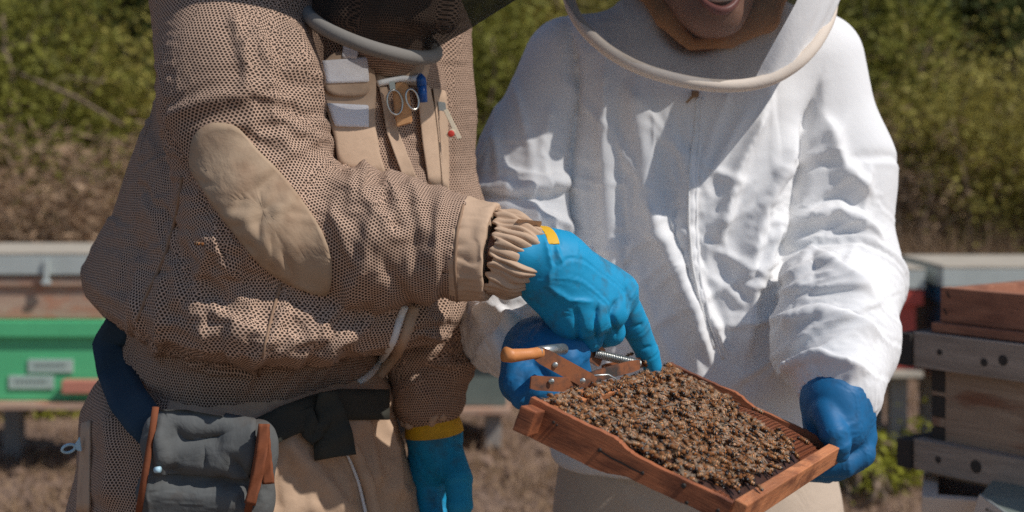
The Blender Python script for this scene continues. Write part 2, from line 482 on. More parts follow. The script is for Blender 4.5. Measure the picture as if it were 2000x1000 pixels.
def m_plain(name, col, rough=0.6, var=0.25, scale=14, bump=0.2, bscale=120, metal=0.0, **kw):
    b = NB(name); f = b.noise(scale, 5); f2 = b.noise(scale * 4.3, 3)
    c1 = tuple(x * (1 - var) for x in col); c2 = tuple(min(1, x * (1 + var)) for x in col)
    c = b.mix(b.math('MULTIPLY_ADD', f2, 0.35, b.math('MULTIPLY', f, 0.65)), c1, c2)
    return b.set(c, b.ramp(f, [(0.2, max(0, rough - 0.1)), (0.8, min(1, rough + 0.1))]), b.bump(b.noise(bscale, 3), bump, 0.001), metal, **kw)

def m_cloth(name, col, weave=1600, rough=0.85, dirt=None, dirt_amt=0.5, crease=0.5, crease_scale=22, sheen=0.0, var=0.1, dscale=7):
    """woven cloth: fine thread relief, soft creases, optional soiling"""
    b = NB(name)
    f = b.noise(9, 4)
    c = b.mix(f, tuple(x * (1 - var) for x in col), tuple(min(1, x * (1 + var)) for x in col))
    if dirt:
        d1 = b.noise(dscale, 6, 0.65); d2 = b.noise(dscale * 5, 4, 0.6)
        m = b.ramp(b.math('MULTIPLY_ADD', d2, 0.3, b.math('MULTIPLY', d1, 0.7)), [(0.50, 0.0), (0.68, dirt_amt)])
        c = b.mix(m, c, dirt)
    th = b.node('ShaderNodeTexWave', {'Scale': weave / 20, 'Distortion': 0.3}, wave_type='BANDS', bands_direction='DIAGONAL')
    b.l.new(b.tc.outputs['Object'], th.inputs['Vector'])
    n1 = b.bump(b.noise(crease_scale, 5, 0.5, dist=0.6), crease, 0.006)
    n2 = b.bump(b.noise(420, 2), 0.25, 0.0006, n1)
    m = b.set(c, rough, n2)
    b.b.inputs['Sheen Weight'].default_value = sheen; b.b.inputs['Specular IOR Level'].default_value = 0.25
    return m

def m_netting(name, col, hole, pitch=0.0038, size=0.30):
    """thick spacer mesh: a hexagonal field of holes, the shade inside them put into the colour"""
    b = NB(name)
    uv = b.node('ShaderNodeSeparateXYZ', {'Vector': b.tc.outputs['UV']})
    wob = b.math('MULTIPLY', b.math('SUBTRACT', b.noise(7, 2), 0.5), 0.012)
    u = b.math('DIVIDE', b.math('ADD', uv.outputs[0], wob), pitch); v = b.math('DIVIDE', b.math('ADD', uv.outputs[1], wob), pitch * 1.5)
    def cell(o):
        x = b.math('SUBTRACT', b.math('FRACT', b.math('ADD', u, o)), 0.5)
        y = b.math('MULTIPLY', b.math('SUBTRACT', b.math('FRACT', b.math('ADD', v, o)), 0.5), 1.5)
        return b.math('SQRT', b.math('ADD', b.math('MULTIPLY', x, x), b.math('MULTIPLY', y, y)))
    d = b.math('MINIMUM', cell(0.0), cell(0.5))
    m = b.ramp(d, [(size - 0.07, 0.0), (size + 0.05, 1.0)])
    f = b.noise(6, 4); c = b.mix(f, tuple(x * 0.86 for x in col), tuple(x * 1.12 for x in col))
    c = b.mix(b.ramp(b.noise(3.5, 5, 0.6), [(0.46, 0.0), (0.72, 0.55)]), c, tuple(x * 0.58 for x in col))
    cc = b.mix(m, hole, c)  # dark hole colour paints the shade inside each hole
    n1 = b.bump(b.noise(26, 4, 0.5, dist=0.5), 0.35, 0.006)
    n2 = b.bump(m, 0.9, 0.002, n1)
    r = b.set(cc, 0.9, n2); b.b.inputs['Specular IOR Level'].default_value = 0.15
    return r

def m_rubber(name, col, rough=0.5, dirt=(0.10, 0.09, 0.07), amt=0.5, coords=None):
    b = NB(name)
    f = b.noise(13, 4); c = b.mix(f, tuple(x * 0.86 for x in col), tuple(min(1, x * 1.1) for x in col))
    d = b.math('MULTIPLY_ADD', b.noise(60, 5, 0.6), 0.5, b.math('MULTIPLY', b.noise(17, 5, 0.6), 0.5))
    c = b.mix(b.ramp(d, [(0.505, 0.0), (0.64, amt)]), c, dirt)
    n1 = b.bump(b.noise(30, 4, 0.5, dist=0.4), 0.30, 0.004)
    n2 = b.bump(b.noise(900, 2), 0.25, 0.0004, n1)
    r = b.set(c, b.ramp(d, [(0.3, rough), (0.7, min(1, rough + 0.3))]), n2)
    b.b.inputs['Specular IOR Level'].default_value = 0.35
    return r

def m_wood(name, c1, c2, axis=0, rough=0.7, stain=None, stain_amt=0.7, scale=1.0, grain=1.0, weather=0.0, sscale=5):
    b = NB(name)
    st = [26 * scale] * 3; st[axis] = 1.6 * scale
    v = b.vec('Object', tuple(st))
    g = b.noise(4.0, 7, 0.62, v, 1.2); g2 = b.noise(14, 4, 0.6, v, 0.3)
    k = b.math('MULTIPLY_ADD', g2, 0.4, b.math('MULTIPLY', g, 0.6))
    c = b.ramp(k, [(0.3, c1), (0.52, tuple((x + y) / 2 for x, y in zip(c1, c2))), (0.72, c2)])
    if weather: c = b.mix(b.ramp(g2, [(0.5, 0.0), (0.75, weather)]), c, (0.05, 0.042, 0.036))
    if stain:
        st2 = [6.0] * 3; st2[axis] = 2.2
        s = b.noise(sscale * 0.6, 5, 0.6, b.vec('Object', tuple(st2)), 0.8)
        c = b.mix(b.ramp(s, [(0.47, 0.0), (0.62, stain_amt)]), c, stain)
    n = b.bump(k, 0.35 * grain, 0.0025)
    r = b.set(c, rough, n); b.b.inputs['Specular IOR Level'].default_value = 0.25
    return r

MAT = {}
MAT['net'] = m_netting('beige_mesh_fabric', (0.570, 0.390, 0.285), (0.050, 0.034, 0.025))
MAT['tan'] = m_cloth('tan_canvas', (0.52, 0.365, 0.25), dirt=(0.20, 0.13, 0.085), dirt_amt=0.45, crease=0.35)
MAT['tan_patch'] = m_cloth('worn_tan_canvas', (0.44, 0.32, 0.215), dirt=(0.26, 0.15, 0.09), dirt_amt=0.6, crease=0.5, dscale=9)
MAT['white'] = m_cloth('white_cotton', (0.79, 0.785, 0.78), crease=0.35, crease_scale=14, var=0.03)
MAT['beige_trousers'] = m_cloth('beige_cotton', (0.56, 0.45, 0.35), crease=0.5, var=0.08)
MAT['cyan'] = m_rubber('cyan_rubber', (0.006, 0.285, 0.52), 0.5, (0.05, 0.10, 0.12), 0.6)
MAT['blue'] = m_rubber('blue_rubber', (0.008, 0.135, 0.32), 0.45, (0.03, 0.04, 0.06), 0.35)
MAT['yellow'] = m_rubber('yellow_rubber', (0.75, 0.42, 0.02), 0.5, (0.3, 0.18, 0.03), 0.3)
MAT['velcro'] = m_plain('white_velcro', (0.80, 0.77, 0.77), 0.95, 0.06, 60, 0.8, 700)
MAT['zip'] = m_plain('white_zip', (0.78, 0.77, 0.75), 0.6, 0.06, 40, 0.6, 500)
MAT['steel'] = m_plain('dull_steel', (0.55, 0.53, 0.48), 0.35, 0.15, 30, 0.1, 300, 1.0)
MAT['darkcloth'] = m_cloth('dark_olive_webbing', (0.050, 0.050, 0.040), crease=0.4, dirt=(0.10, 0.08, 0.06), dirt_amt=0.3)
MAT['navy'] = m_cloth('navy_cloth', (0.030, 0.055, 0.080), crease=0.3)
MAT['skin'] = m_plain('skin', (0.42, 0.22, 0.15), 0.5, 0.08, 30, 0.15, 300)
MAT['skin'].node_tree.nodes['Principled BSDF'].inputs['Subsurface Weight'].default_value = 0.12
MAT['skin'].node_tree.nodes['Principled BSDF'].inputs['Subsurface Radius'].default_value = (0.012, 0.005, 0.003)
# ------------------------------------------------------------------ the beekeeper in the beige mesh jacket
def lv(rows, Ydef):
    """rows: picture row, centre column, half width (px), depth radius (m)[, Y] -> loft levels"""
    out = []
    for r in rows:
        Y = r[4] if len(r) > 4 else Ydef
        c = P(r[1], r[0], Y); out.append((c[2], c[0], Y, r[2] / F * Y, r[3]))
    return out
YL = 1.78
keeper = empty('person', (P(520, 0, YL)[0], YL, 0.0),
               'person in beige mesh jacket and dark veil, pointing with a cyan glove', 'person')
def subsurf(o, lvl=1):
    m = o.modifiers.new('subdivision', 'SUBSURF'); m.levels = lvl; m.render_levels = lvl
    return o

# --- jacket: torso, two sleeves
sh_r, el_r, wr_r = P(440, 10, 1.69), P(520, 430, 1.605), P(955, 490, 1.575)
sh_l, el_l, wr_l = P(810, 70, 1.86), P(850, 430, 1.86), P(838, 770, 1.80)
J = Field((-0.60, 1.36, 0.90), (0.075, 2.10, 1.52), 0.0063)
ROT = math.radians(38)
J.loft(lv([(-95, 640, 95, .085, 1.80), (-40, 625, 190, .11, 1.80), (30, 605, 230, .125, 1.79), (150, 585, 262, .15), (300, 562, 272, .17), (440, 548, 290, .210),
           (510, 535, 304, .242), (555, 528, 314, .252), (590, 524, 306, .242), (618, 515, 276, .208), (640, 500, 242, .162), (665, 485, 230, .142), (700, 482, 234, .142), (745, 480, 236, .142)], YL), tilt=(-0.06, 0.13), e=2.9, rot=ROT)
J.chain([sh_r, P(470, 200, 1.63), el_r], [.090, .098, .088], 0.025)
keep = J.d; J.d = np.full(J.n, 1.0, np.float32)
J.capsule(el_r, P(720, 465, 1.60), .088, .077, 0.03)
J.capsule(P(720, 465, 1.60), P(965, 492, 1.57), .077, .056, 0.02)
J.plane_cut(P(968, 492, 1.57), P(965, 492, 1.57) - P(720, 465, 1.60), .010)
J.d = smin(keep, J.d, .016)
keep = J.d; J.d = np.full(J.n, 1.0, np.float32)
J.chain([sh_l, el_l], [.075, .062], 0.05)
J.chain([el_l, P(838, 640, 1.80), wr_l], [.062, .058, .046], 0.03)
J.d = smin(keep, J.d, .014)
V, Q = J.mesh(); Q = orient(V, Q, J)
uv_bones = [(P(520, 800, YL), P(600, -60, YL), .19), (sh_r, el_r, .088), (el_r, P(1040, 505, 1.56), .07), (sh_l, el_l, .07), (el_l, wr_l, .058)]
uv, part = bones_uv(V, uv_bones)
mid_f = P(720, 465, 1.60)
V = add_folds(V, Q, creases(14, (640, 300, 800, 420), lambda x, y: 25, (60, 170), 11, (1.4, 1.8), (.006, .010), (.005, .010))
              + creases(14, (720, 360, 880, 520), lambda x, y: -8, (80, 190), 12, (1.4, 1.8), (.006, .011), (.004, .009))
              + creases(12, (420, 150, 600, 300), lambda x, y: 75, (90, 200), 13, (1.4, 1.8), (.007, .012), (.004, .009))
              + creases(14, (260, 330, 420, 560), lambda x, y: 18, (120, 260), 14, (1.4, 1.9), (.008, .014), (.005, .010))
              + creases(16, (380, 560, 760, 640), lambda x, y: 55 if x < 560 else -40, (90, 220), 15, (1.4, 1.8), (.007, .012), (.004, .009))
              + creases(10, (440, 20, 560, 120), lambda x, y: 12, (100, 220), 16, (1.4, 1.9), (.008, .013), (.005, .010))
              + [([(268, 80), (282, 170), (305, 245), (362, 345), (430, 440), (505, 525), (570, 572)], .014, -.022, (1.45, 2.0)), ([(640, 60), (652, 180), (672, 300), (700, 330)], .010, -.014, (1.45, 2.0))]
              + creases(10, (800, 620, 880, 740), lambda x, y: 80, (50, 110), 17, (1.6, 2.0), (.006, .010), (.005, .009)))
V = crumple(V, Q, J, [(P(520, 760, YL), P(520, 635, YL), .10, .14, .035), (P(520, 635, YL), P(530, 500, YL), .10, .03, .075), (P(530, 520, YL), P(600, -60, YL), .05, .03, .09),
                      (sh_r, P(480, 220, 1.63), .06, .03, .07), (P(480, 220, 1.63), el_r, .12, .05, .055), (el_r, mid_f, .16, .05, .05),
                      (mid_f, wr_r, .11, .04, .05), (sh_l, el_l, .08, .04, .06), (el_l, wr_l, .12, .05, .05)],
            iters=150, inner=.010, outer=.022, bend=.05, seed=3, init=.006)
jm = mesh_np('jacket', V, Q); set_uv(jm, uv, V, Q)
jm.materials.append(MAT['net']); jm.materials.append(MAT['tan'])
fc = V[Q].mean(1)
def past(p, a, b):   # how far beyond a towards b
    a = np.asarray(a); d = np.asarray(b) - a; return ((p - a) @ d) / np.linalg.norm(d)
fpart = part[Q[:, 0]]
cuff = (fpart == 2) & (past(fc, P(905, 485, 1.575), P(1040, 505, 1.56)) > 0)
cuff |= (fpart == 4) & (past(fc, P(838, 770, 1.80), wr_l) > 0)
jm.polygons.foreach_set('material_index', cuff.astype(np.int32))
jacket = subsurf(link_mesh('jacket', jm, None, keeper))

# gathered elastic cuff: pleats that draw in towards the glove
def pleated(name, a, b, r0, r1, n, amp, mat, parent, seed=0, bulge=.004):
    a = Vector(a); b = Vector(b); t = (b - a).normalized(); u = t.orthogonal().normalized(); w_ = t.cross(u); seg = n * 8; lev = 14; rd = random.Random(seed)
    ph = [rd.uniform(-1.5, 1.5) for _ in range(n)]; am = [rd.uniform(.15, 1.7) for _ in range(n)]; V = []; Fc = []
    for k in range(lev):
        s_ = k / (lev - 1); c = a.lerp(b, s_)
        for q in range(seg):
            th = 2 * math.pi * q / seg; i = q // 8; f_ = (q % 8) / 8
            pl = math.sin(math.pi * f_) ** .7 * (am[i] * (1 - f_) + am[(i + 1) % n] * f_)
            r = r0 + (r1 - r0) * s_ + bulge * math.sin(math.pi * s_) + amp * (pl - .5) * (.45 + .55 * math.sin(math.pi * min(1, s_ * 1.1))) + .0016 * math.sin(s_ * 8 + ph[i] * 3) + .0022 * math.sin(th * 5 + s_ * 4 + seed)
            V.append(c + (u * math.cos(th + .25 * s_) + w_ * math.sin(th + .25 * s_)) * r + t * .003 * math.sin(th * n * .5 + ph[i]))
    for k in range(lev - 1):
        for q in range(seg): Fc.append((k * seg + q, k * seg + (q + 1) % seg, (k + 1) * seg + (q + 1) % seg, (k + 1) * seg + q))
    o = link_mesh(name, py_mesh(name, V, Fc), mat, parent); m_ = o.modifiers.new('solidify', 'SOLIDIFY'); m_.thickness = .003; m_.offset = -1
    return o
pleated('elastic_cuff', P(955, 492, 1.568), P(1047, 506, 1.572), .0445, .0365, 33, .0050, MAT['tan'], jacket, 4)
pleated('elastic_cuff', P(838, 790, 1.80), P(842, 822, 1.80), .038, .034, 15, .007, MAT['tan'], jacket, 5)
fl_ = [P(1005, 436, 1.545), P(1012, 428, 1.535), P(1058, 432, 1.55), P(1052, 442, 1.556), P(1012, 446, 1.55)]
me = py_mesh('cuff_tab', [Vector(p) for p in fl_] + [Vector(p) + Vector((0, .006, -.004)) for p in fl_], [(0, 1, 2, 3, 4), (9, 8, 7, 6, 5)] + [(k, (k + 1) % 5, 5 + (k + 1) % 5, 5 + k) for k in range(5)], False)
link_mesh('cuff_tab', me, MAT['tan'], jacket)

# --- trousers
Tr = Field((-0.62, 1.45, 0.02), (0.0, 2.12, 1.03), 0.009)
Tr.loft(lv([(715, 480, 262, .150), (780, 474, 284, .165), (870, 474, 300, .172), (1000, 474, 308, .178), (1100, 474, 300, .17), (1180, 474, 280, .16)], YL), tilt=(0, .1), e=2.6, rot=ROT)
Tr.chain([P(330, 1050, YL), P(320, 1500, 1.74), P(315, 2120, 1.80)], [.115, .095, .075], .05)
Tr.chain([P(640, 1050, YL), P(650, 1500, 1.74), P(655, 2120, 1.80)], [.115, .095, .075], .05)
V, Q = Tr.mesh(); Q = orient(V, Q, Tr)
V = add_folds(V, Q, [([(545, 850), (590, 900), (650, 960), (690, 1020)], .012, .014, (1.4, 1.9)), ([(600, 830), (660, 870), (700, 940), (712, 1010)], .010, -.012, (1.4, 1.9)), ([(690, 790), (720, 860), (735, 960)], .012, .013, (1.4, 1.9)),
                     ([(745, 800), (768, 880), (775, 980)], .010, .012, (1.4, 1.9)), ([(530, 860), (545, 930), (540, 1010)], .010, -.010, (1.4, 1.9)), ([(215, 800), (230, 880), (222, 990)], .012, .012, (1.4, 1.9))]
              + creases(12, (530, 800, 760, 900), lambda x, y: 20, (90, 200), 19, (1.4, 1.9), (.006, .011), (.004, .008)))
V = crumple(V, Q, Tr, [(P(480, 740, YL), P(480, 1100, YL), .05, .05, .07), (P(330, 1050, YL), P(315, 2100, YL), .08, .04, .08), (P(640, 1050, YL), P(655, 2100, YL), .08, .04, .08)],
            iters=110, inner=.008, outer=.018, bend=.06, seed=8, init=.006)
tm = mesh_np('trousers', V, Q); tuv, _ = bones_uv(V, [(P(480, 1180, YL), P(480, 740, YL), .18), (P(330, 2100, YL), P(330, 1150, YL), .11), (P(640, 2100, YL), P(640, 1150, YL), .11)]); set_uv(tm, tuv, V, Q)
tm.materials.append(MAT['tan']); tm.materials.append(MAT['net']); tc = V[Q].mean(1)
tm.polygons.foreach_set('material_index', ((1000 + F * tc[:, 0] / tc[:, 1] < 330) & (tc[:, 1] < 1.9)).astype(np.int32))
trousers = subsurf(link_mesh('trousers', tm, None, keeper))
# ------------------------------------------------------------------ the beekeeper in the white suit
YR = 2.0
helper = empty('person', (P(1345, 0, YR)[0], YR, 0.0),
               'smiling person in white bee suit and round veil, holding the frame in dark blue gloves', 'person')
rs_l, re_l, rw_l = P(1120, 125, 2.0), P(1010, 520, 1.93), P(1050, 690, 1.66)
rs_r, re_r, rw_r = P(1590, 120, 2.0), P(1652, 550, 1.95), P(1640, 765, 1.70)
K = Field((-0.12, 1.58, 0.78), (0.60, 2.20, 1.56), 0.0052)
K.loft(lv([(-60, 1372, 90, .075), (0, 1368, 150, .095), (50, 1364, 205, .11), (110, 1358, 240, .12), (200, 1352, 250, .13), (350, 1348, 246, .13),
           (500, 1345, 244, .13), (650, 1345, 255, .135), (800, 1345, 268, .14), (870, 1345, 272, .145), (905, 1345, 268, .14)], YR))
K.chain([rs_l, P(1045, 320, 1.98), re_l], [.072, .070, .074], .05)
K.chain([re_l, P(1000, 620, 1.80), rw_l], [.074, .070, .046], .03)
K.chain([rs_r, P(1640, 330, 1.99), re_r], [.068, .066, .074], .05)
K.chain([re_r, P(1632, 660, 1.82), rw_r], [.074, .074, .05], .03)
K.chain([P(1385, -140, 1.93), P(1360, 30, 1.875), P(1345, 85, 1.855)], [.082, .052, .012], .012, 'cut')
V, Q = K.mesh(); Q = orient(V, Q, K)
TOR = (1.80, 2.05)
V = add_folds(V, Q, [
    ([(1185, 90), (1190, 300), (1200, 560)], 0.0158, 0.0180, TOR), ([(1240, 150), (1262, 330), (1290, 520)], 0.0144, 0.0150, TOR),
    ([(1255, 365), (1300, 480), (1350, 600), (1392, 715)], 0.0130, 0.0260, TOR),
    ([(1345, 300), (1340, 440), (1362, 560), (1420, 690)], 0.0086, 0.0210, TOR),
    ([(1500, 200), (1440, 330), (1400, 470)], 0.0130, 0.0210, TOR), ([(1560, 250), (1490, 400), (1450, 560)], 0.0158, 0.0210, TOR),
    ([(1530, 420), (1470, 560), (1455, 700)], 0.0158, 0.0195, TOR), ([(1150, 480), (1210, 640)], 0.0144, 0.0150, TOR),
    ([(1600, 170), (1580, 260), (1560, 400), (1525, 540)], 0.0101, -0.0260, (1.80, 2.1)), ([(1112, 40), (1128, 200), (1120, 340), (1132, 490)], 0.0101, -0.0260, (1.8, 2.1)),
    ([(1120, 350), (1020, 375), (925, 370)], 0.0115, 0.0210, (1.8, 2.1)), ([(1130, 450), (1040, 430), (930, 400)], 0.0130, 0.0180, (1.8, 2.1)),
    ([(1560, 430), (1640, 410), (1720, 470)], 0.0130, 0.0240, (1.7, 2.1)), ([(1530, 560), (1600, 520), (1700, 590)], 0.0144, 0.0260, (1.7, 2.1)),
    ([(1535, 640), (1600, 620), (1710, 660)], 0.0130, 0.0210, (1.6, 2.1)), ([(1530, 725), (1600, 705), (1690, 730)], 0.0101, 0.0210, (1.6, 2.1)),
    ([(1610, 230), (1650, 330), (1700, 380)], 0.0144, 0.0180, (1.8, 2.1)),
    ([(930, 620), (985, 600), (1040, 560)], 0.0101, 0.0210, (1.6, 2.1)), ([(940, 690), (990, 660), (1010, 620)], 0.0086, 0.0180, (1.6, 2.1)),
])
V = add_folds(V, Q, creases(30, (1160, 150, 1540, 520), lambda x, y: (1370 - x) * .08 + (10 if x < 1370 else -20), (200, 430), 5, TOR, (.006, .011), (.004, .009), 0)
              + creases(18, (1590, 160, 1720, 640), lambda x, y: -30 if y < 420 else -72, (110, 260), 6, (1.6, 2.1), (.006, .010), (.004, .009), 0)
              + creases(12, (960, 110, 1100, 440), lambda x, y: 18 if y < 330 else 78, (110, 230), 7, (1.75, 2.1), (.006, .010), (.004, .008), 0)
              + creases(14, (915, 540, 1030, 740), lambda x, y: 50, (60, 130), 8, (1.6, 2.1)))
V = crumple(V, Q, K, [(P(1345, 960, YR), P(1352, 300, YR), .006, .022, .14), (P(1352, 300, YR), P(1368, 0, YR), .006, .015, .15),
                      (rs_l, P(1045, 320, 1.98), .02, .02, .12), (P(1045, 320, 1.98), re_l, .06, .03, .10), (re_l, rw_l, .13, .06, .06),
                      (rs_r, P(1640, 330, 1.99), .02, .02, .12), (P(1640, 330, 1.99), re_r, .06, .03, .10), (re_r, rw_r, .11, .05, .09)],
            iters=110, inner=.022, outer=.032, bend=.03, seed=21, init=.0045, ridge=.5, big=.4)
suit = subsurf(link_mesh('suit_jacket', mesh_np('suit_jacket', V, Q), MAT['white'], helper))

Tr = Field((-0.02, 1.78, 0.02), (0.52, 2.24, 0.98), 0.009)
Tr.loft(lv([(800, 1350, 240, .12), (900, 1358, 262, .135), (1000, 1362, 275, .14), (1080, 1362, 270, .14)], YR))
Tr.chain([P(1250, 1000, YR), P(1250, 1450, 1.97), P(1245, 1960, 2.02)], [.10, .08, .065], .05)
Tr.chain([P(1470, 1000, YR), P(1475, 1450, 1.97), P(1480, 1960, 2.02)], [.10, .08, .065], .05)
V, Q = Tr.mesh(); Q = orient(V, Q, Tr)
V = crumple(V, Q, Tr, [(P(1350, 800, YR), P(1350, 1080, YR), .05, .04, .07), (P(1250, 1050, YR), P(1250, 1960, YR), .06, .03, .08), (P(1470, 1050, YR), P(1480, 1960, YR), .06, .03, .08)],
            iters=90, inner=.008, outer=.015, bend=.06, seed=18, init=.005)
trousers_b = subsurf(link_mesh('trousers', mesh_np('trousers', V, Q), MAT['beige_trousers'], helper))
# ------------------------------------------------------------------ heads, veils and hats
def ring_mesh(levels, seg=72, wob=0.0, seed=0):
    """levels: (centre, rx, ry, tilt matrix or None); open lofted shell"""
    V = []; Fc = []
    for k, (c, rx, ry, M) in enumerate(levels):
        for a in range(seg):
            th = 2 * math.pi * a / seg
            w_ = 1 + wob * (math.sin(th * 7 + k * 1.7 + seed) * 0.6 + math.sin(th * 13 + k * 0.8) * 0.4)
            v = Vector((rx * math.cos(th) * w_, ry * math.sin(th) * w_, 0))
            if M is not None: v = M @ v
            V.append(Vector(c) + v)
    for k in range(len(levels) - 1):
        for a in range(seg):
            b = (a + 1) % seg
            Fc.append((k * seg + a, k * seg + b, (k + 1) * seg + b, (k + 1) * seg + a))
    return V, Fc
def m_veil(name, col, open_):
    b = NB(name)
    b.set(col, 0.8); b.b.inputs['Specular IOR Level'].default_value = 0.2
    tr = b.node('ShaderNodeBsdfTransparent')
    fac = b.math('MULTIPLY_ADD', b.noise(40, 3), 0.16, open_ - 0.08)
    mx = b.node('ShaderNodeMixShader'); b.l.new(fac, mx.inputs[0]); b.l.new(b.b.outputs[0], mx.inputs[1]); b.l.new(tr.outputs[0], mx.inputs[2])
    b.l.new(mx.outputs[0], b.out.inputs[0]); return b.m
MAT['veil_dark'] = m_veil('black_netting', (0.012, 0.011, 0.010), 0.30)
MAT['veil_grey'] = m_veil('grey_netting', (0.05, 0.05, 0.045), 0.60)
MAT['grey_tape'] = m_cloth('grey_tape', (0.20, 0.185, 0.165), crease=0.2)
MAT['cream_piping'] = m_cloth('cream_piping', (0.72, 0.62, 0.52), crease=0.15)
MAT['straw'] = m_plain('white_hat_cloth', (0.7, 0.68, 0.64), 0.8)
MAT['tan_scarf'] = m_cloth('tan_scarf', (0.52, 0.25, 0.11), crease=0.4)
MAT['teeth'] = m_plain('teeth', (0.75, 0.70, 0.62), 0.3, 0.03)
MAT['lips'] = m_plain('lips', (0.36, 0.13, 0.11), 0.4, 0.08)
MAT['mouth_dark'] = m_plain('mouth_inside', (0.06, 0.015, 0.012), 0.6)
MAT['hair'] = m_plain('dark_hair', (0.03, 0.018, 0.012), 0.5, 0.3, 80)
MAT['eye'] = m_plain('eye_white', (0.7, 0.68, 0.65), 0.2, 0.02)

def body_mesh(name, person, head_c, yaw, torso, arms, mouth=True):
    """one continuous skin surface: head with face, neck, torso and arms inside the clothes"""
    hc = np.array(head_c); cy, sy = math.cos(yaw), math.sin(yaw)
    R = np.array([[cy, -sy, 0], [sy, cy, 0], [0, 0, 1.0]])      # columns: head's right, back, up
    def hp(x, y, z): return hc + R @ np.array([x, y, z])
    lo = np.minimum(hc - 0.45, np.min([p for a in arms for p in a[0]], axis=0) - 0.1); hi = np.maximum(hc + 0.2, np.max([p for a in arms for p in a[0]], axis=0) + 0.1)
    lo[2] = torso[1][2] - 0.12
    f = Field(lo, hi, 0.006)
    f.capsule(torso[0], torso[1], .085, .11, .04, flat=((0, 1, 0), .8))
    for pts, rad in arms: f.chain(pts, rad, .03)
    # the head on a finer grid, joined to the body through the neck
    f.capsule(hp(0, .02, -.10), torso[0], .052, .06, .03)
    f.ellipsoid(hp(0, .015, .035), (.073, .092, .090), .0, R=R)
    f.ellipsoid(hp(0, -.015, -.035), (.058, .070, .078), .03, R=R)
    f.ellipsoid(hp(0, -.052, -.106), (.026, .024, .020), .025, R=R)
    f.capsule(hp(.05, .01, -.06), hp(.018, -.055, -.100), .016, .016, .025); f.capsule(hp(-.05, .01, -.06), hp(-.018, -.055, -.100), .016, .016, .025)
    for s in (-1, 1):
        f.ellipsoid(hp(s * .034, -.062, -.03), (.024, .020, .022), .02, R=R)       # cheeks
        f.ellipsoid(hp(s * .030, -.082, .022), (.017, .012, .011), .012, 'cut', R=R)   # eye sockets
        f.ellipsoid(hp(s * .030, -.068, .020), (.0125, .0125, .0125), .004, R=R)       # eyes
        f.ellipsoid(hp(s * .074, .012, .0), (.008, .017, .030), .008, R=R)         # ears
        f.capsule(hp(s * .012, -.084, .040), hp(s * .046, -.076, .042), .007, .005, .012)   # brow
    f.capsule(hp(0, -.086, .022), hp(0, -.104, -.016), .009, .013, .010); f.ellipsoid(hp(.011, -.092, -.020), (.008,) * 3, .006); f.ellipsoid(hp(-.011, -.092, -.020), (.008,) * 3, .006)
    if mouth:
        f.ellipsoid(hp(0, -.082, -.081), (.028, .020, .0135), .006, 'cut', R=R)
        f.chain([hp(-.029, -.066, -.069), hp(-.014, -.079, -.066), hp(0, -.082, -.067), hp(.014, -.079, -.066), hp(.029, -.066, -.069)], [.003, .0045, .005, .0045, .003], .004)
        f.chain([hp(-.029, -.065, -.073), hp(-.014, -.077, -.093), hp(0, -.079, -.098), hp(.014, -.077, -.093), hp(.029, -.065, -.073)], [.003, .0055, .0065, .0055, .003], .004)
    V, Q = f.mesh(); Q = orient(V, Q, f); V = lap_smooth(V, Q, 1, .3)
    o = subsurf(link_mesh('body', mesh_np('body', V, Q), MAT['skin'], person))
    if mouth:
        tv = []; tf = []
        pts = [hp(.023 * t, -.0715 + .010 * t * t, -.0800 + .004 * t * t) for t in np.linspace(-1, 1, 15)]
        link_mesh('lips', py_mesh('lips', *tube_mesh([hp(.029 * t, -.0835 + .016 * t * t, -.0965 + .024 * t * t) for t in np.linspace(-1, 1, 15)], [.0025 + .0038 * (1 - t * t) for t in np.linspace(-1, 1, 15)], 8)), MAT['lips'], o)
        link_mesh('mouth_inside', py_mesh('mouth_inside', *tube_mesh([hp(.022 * t, -.066 + .006 * t * t, -.083 + .003 * t * t) for t in np.linspace(-1, 1, 11)], .0075, 8)), MAT['mouth_dark'], o)
        link_mesh('teeth', py_mesh('teeth', *tube_mesh(pts, .0048, 8, flat=1.1)), MAT['teeth'], o)
    return o, hp

# the man in beige: head above the picture, hood and hat
hL = P(795, -250, 1.665); yawL = math.radians(38)
bodyL, hpL = body_mesh('body', keeper, hL, yawL, (P(640, 0, 1.79), P(530, 700, YL)),
                       [([P(640, 60, 1.79), sh_r, el_r, wr_r], [.06, .05, .045, .025]), ([P(640, 60, 1.79), sh_l, el_l, wr_l], [.06, .05, .04, .025])], mouth=False)
tl = Matrix.Rotation(math.radians(20), 3, 'Y') @ Matrix.Rotation(math.radians(14), 3, 'X')
cL = PV(728, 56, 1.672)
lev = [(cL + Vector((0, 0, 0)), .074, .085, tl), (cL + Vector((.022, -.004, .03)), .094, .092, tl), (cL + Vector((.060, -.008, .085)), .128, .102, tl),
       (cL + Vector((.062, -.012, .16)), .138, .112, tl), (cL + Vector((.055, -.015, .23)), .14, .125, None), (cL + Vector((.05, -.015, .28)), .15, .14, None)]
veilL = link_mesh('veil', py_mesh('veil', *ring_mesh(lev, 72, .012)), MAT['veil_dark'], keeper)
rp, _ = ring_mesh([(cL + Vector((0, 0, -.004)), .078, .089, tl)], 60)
tube('veil_band', rp, .0085, MAT['grey_tape'], veilL, 10, True, 1.0)
hatc = cL + Vector((.05, -.015, .28))
lev = [(hatc + Vector((0, 0, -.004)), .178, .182, None), (hatc + Vector((0, 0, .004)), .178, .182, None), (hatc + Vector((0, 0, .012)), .115, .125, None),
       (hatc + Vector((0, 0, .07)), .105, .115, None), (hatc + Vector((0, 0, .105)), .08, .09, None), (hatc + Vector((0, 0, .112)), .001, .001, None)]
link_mesh('hat', py_mesh('hat', *ring_mesh(lev, 48)), MAT['tan'], keeper)
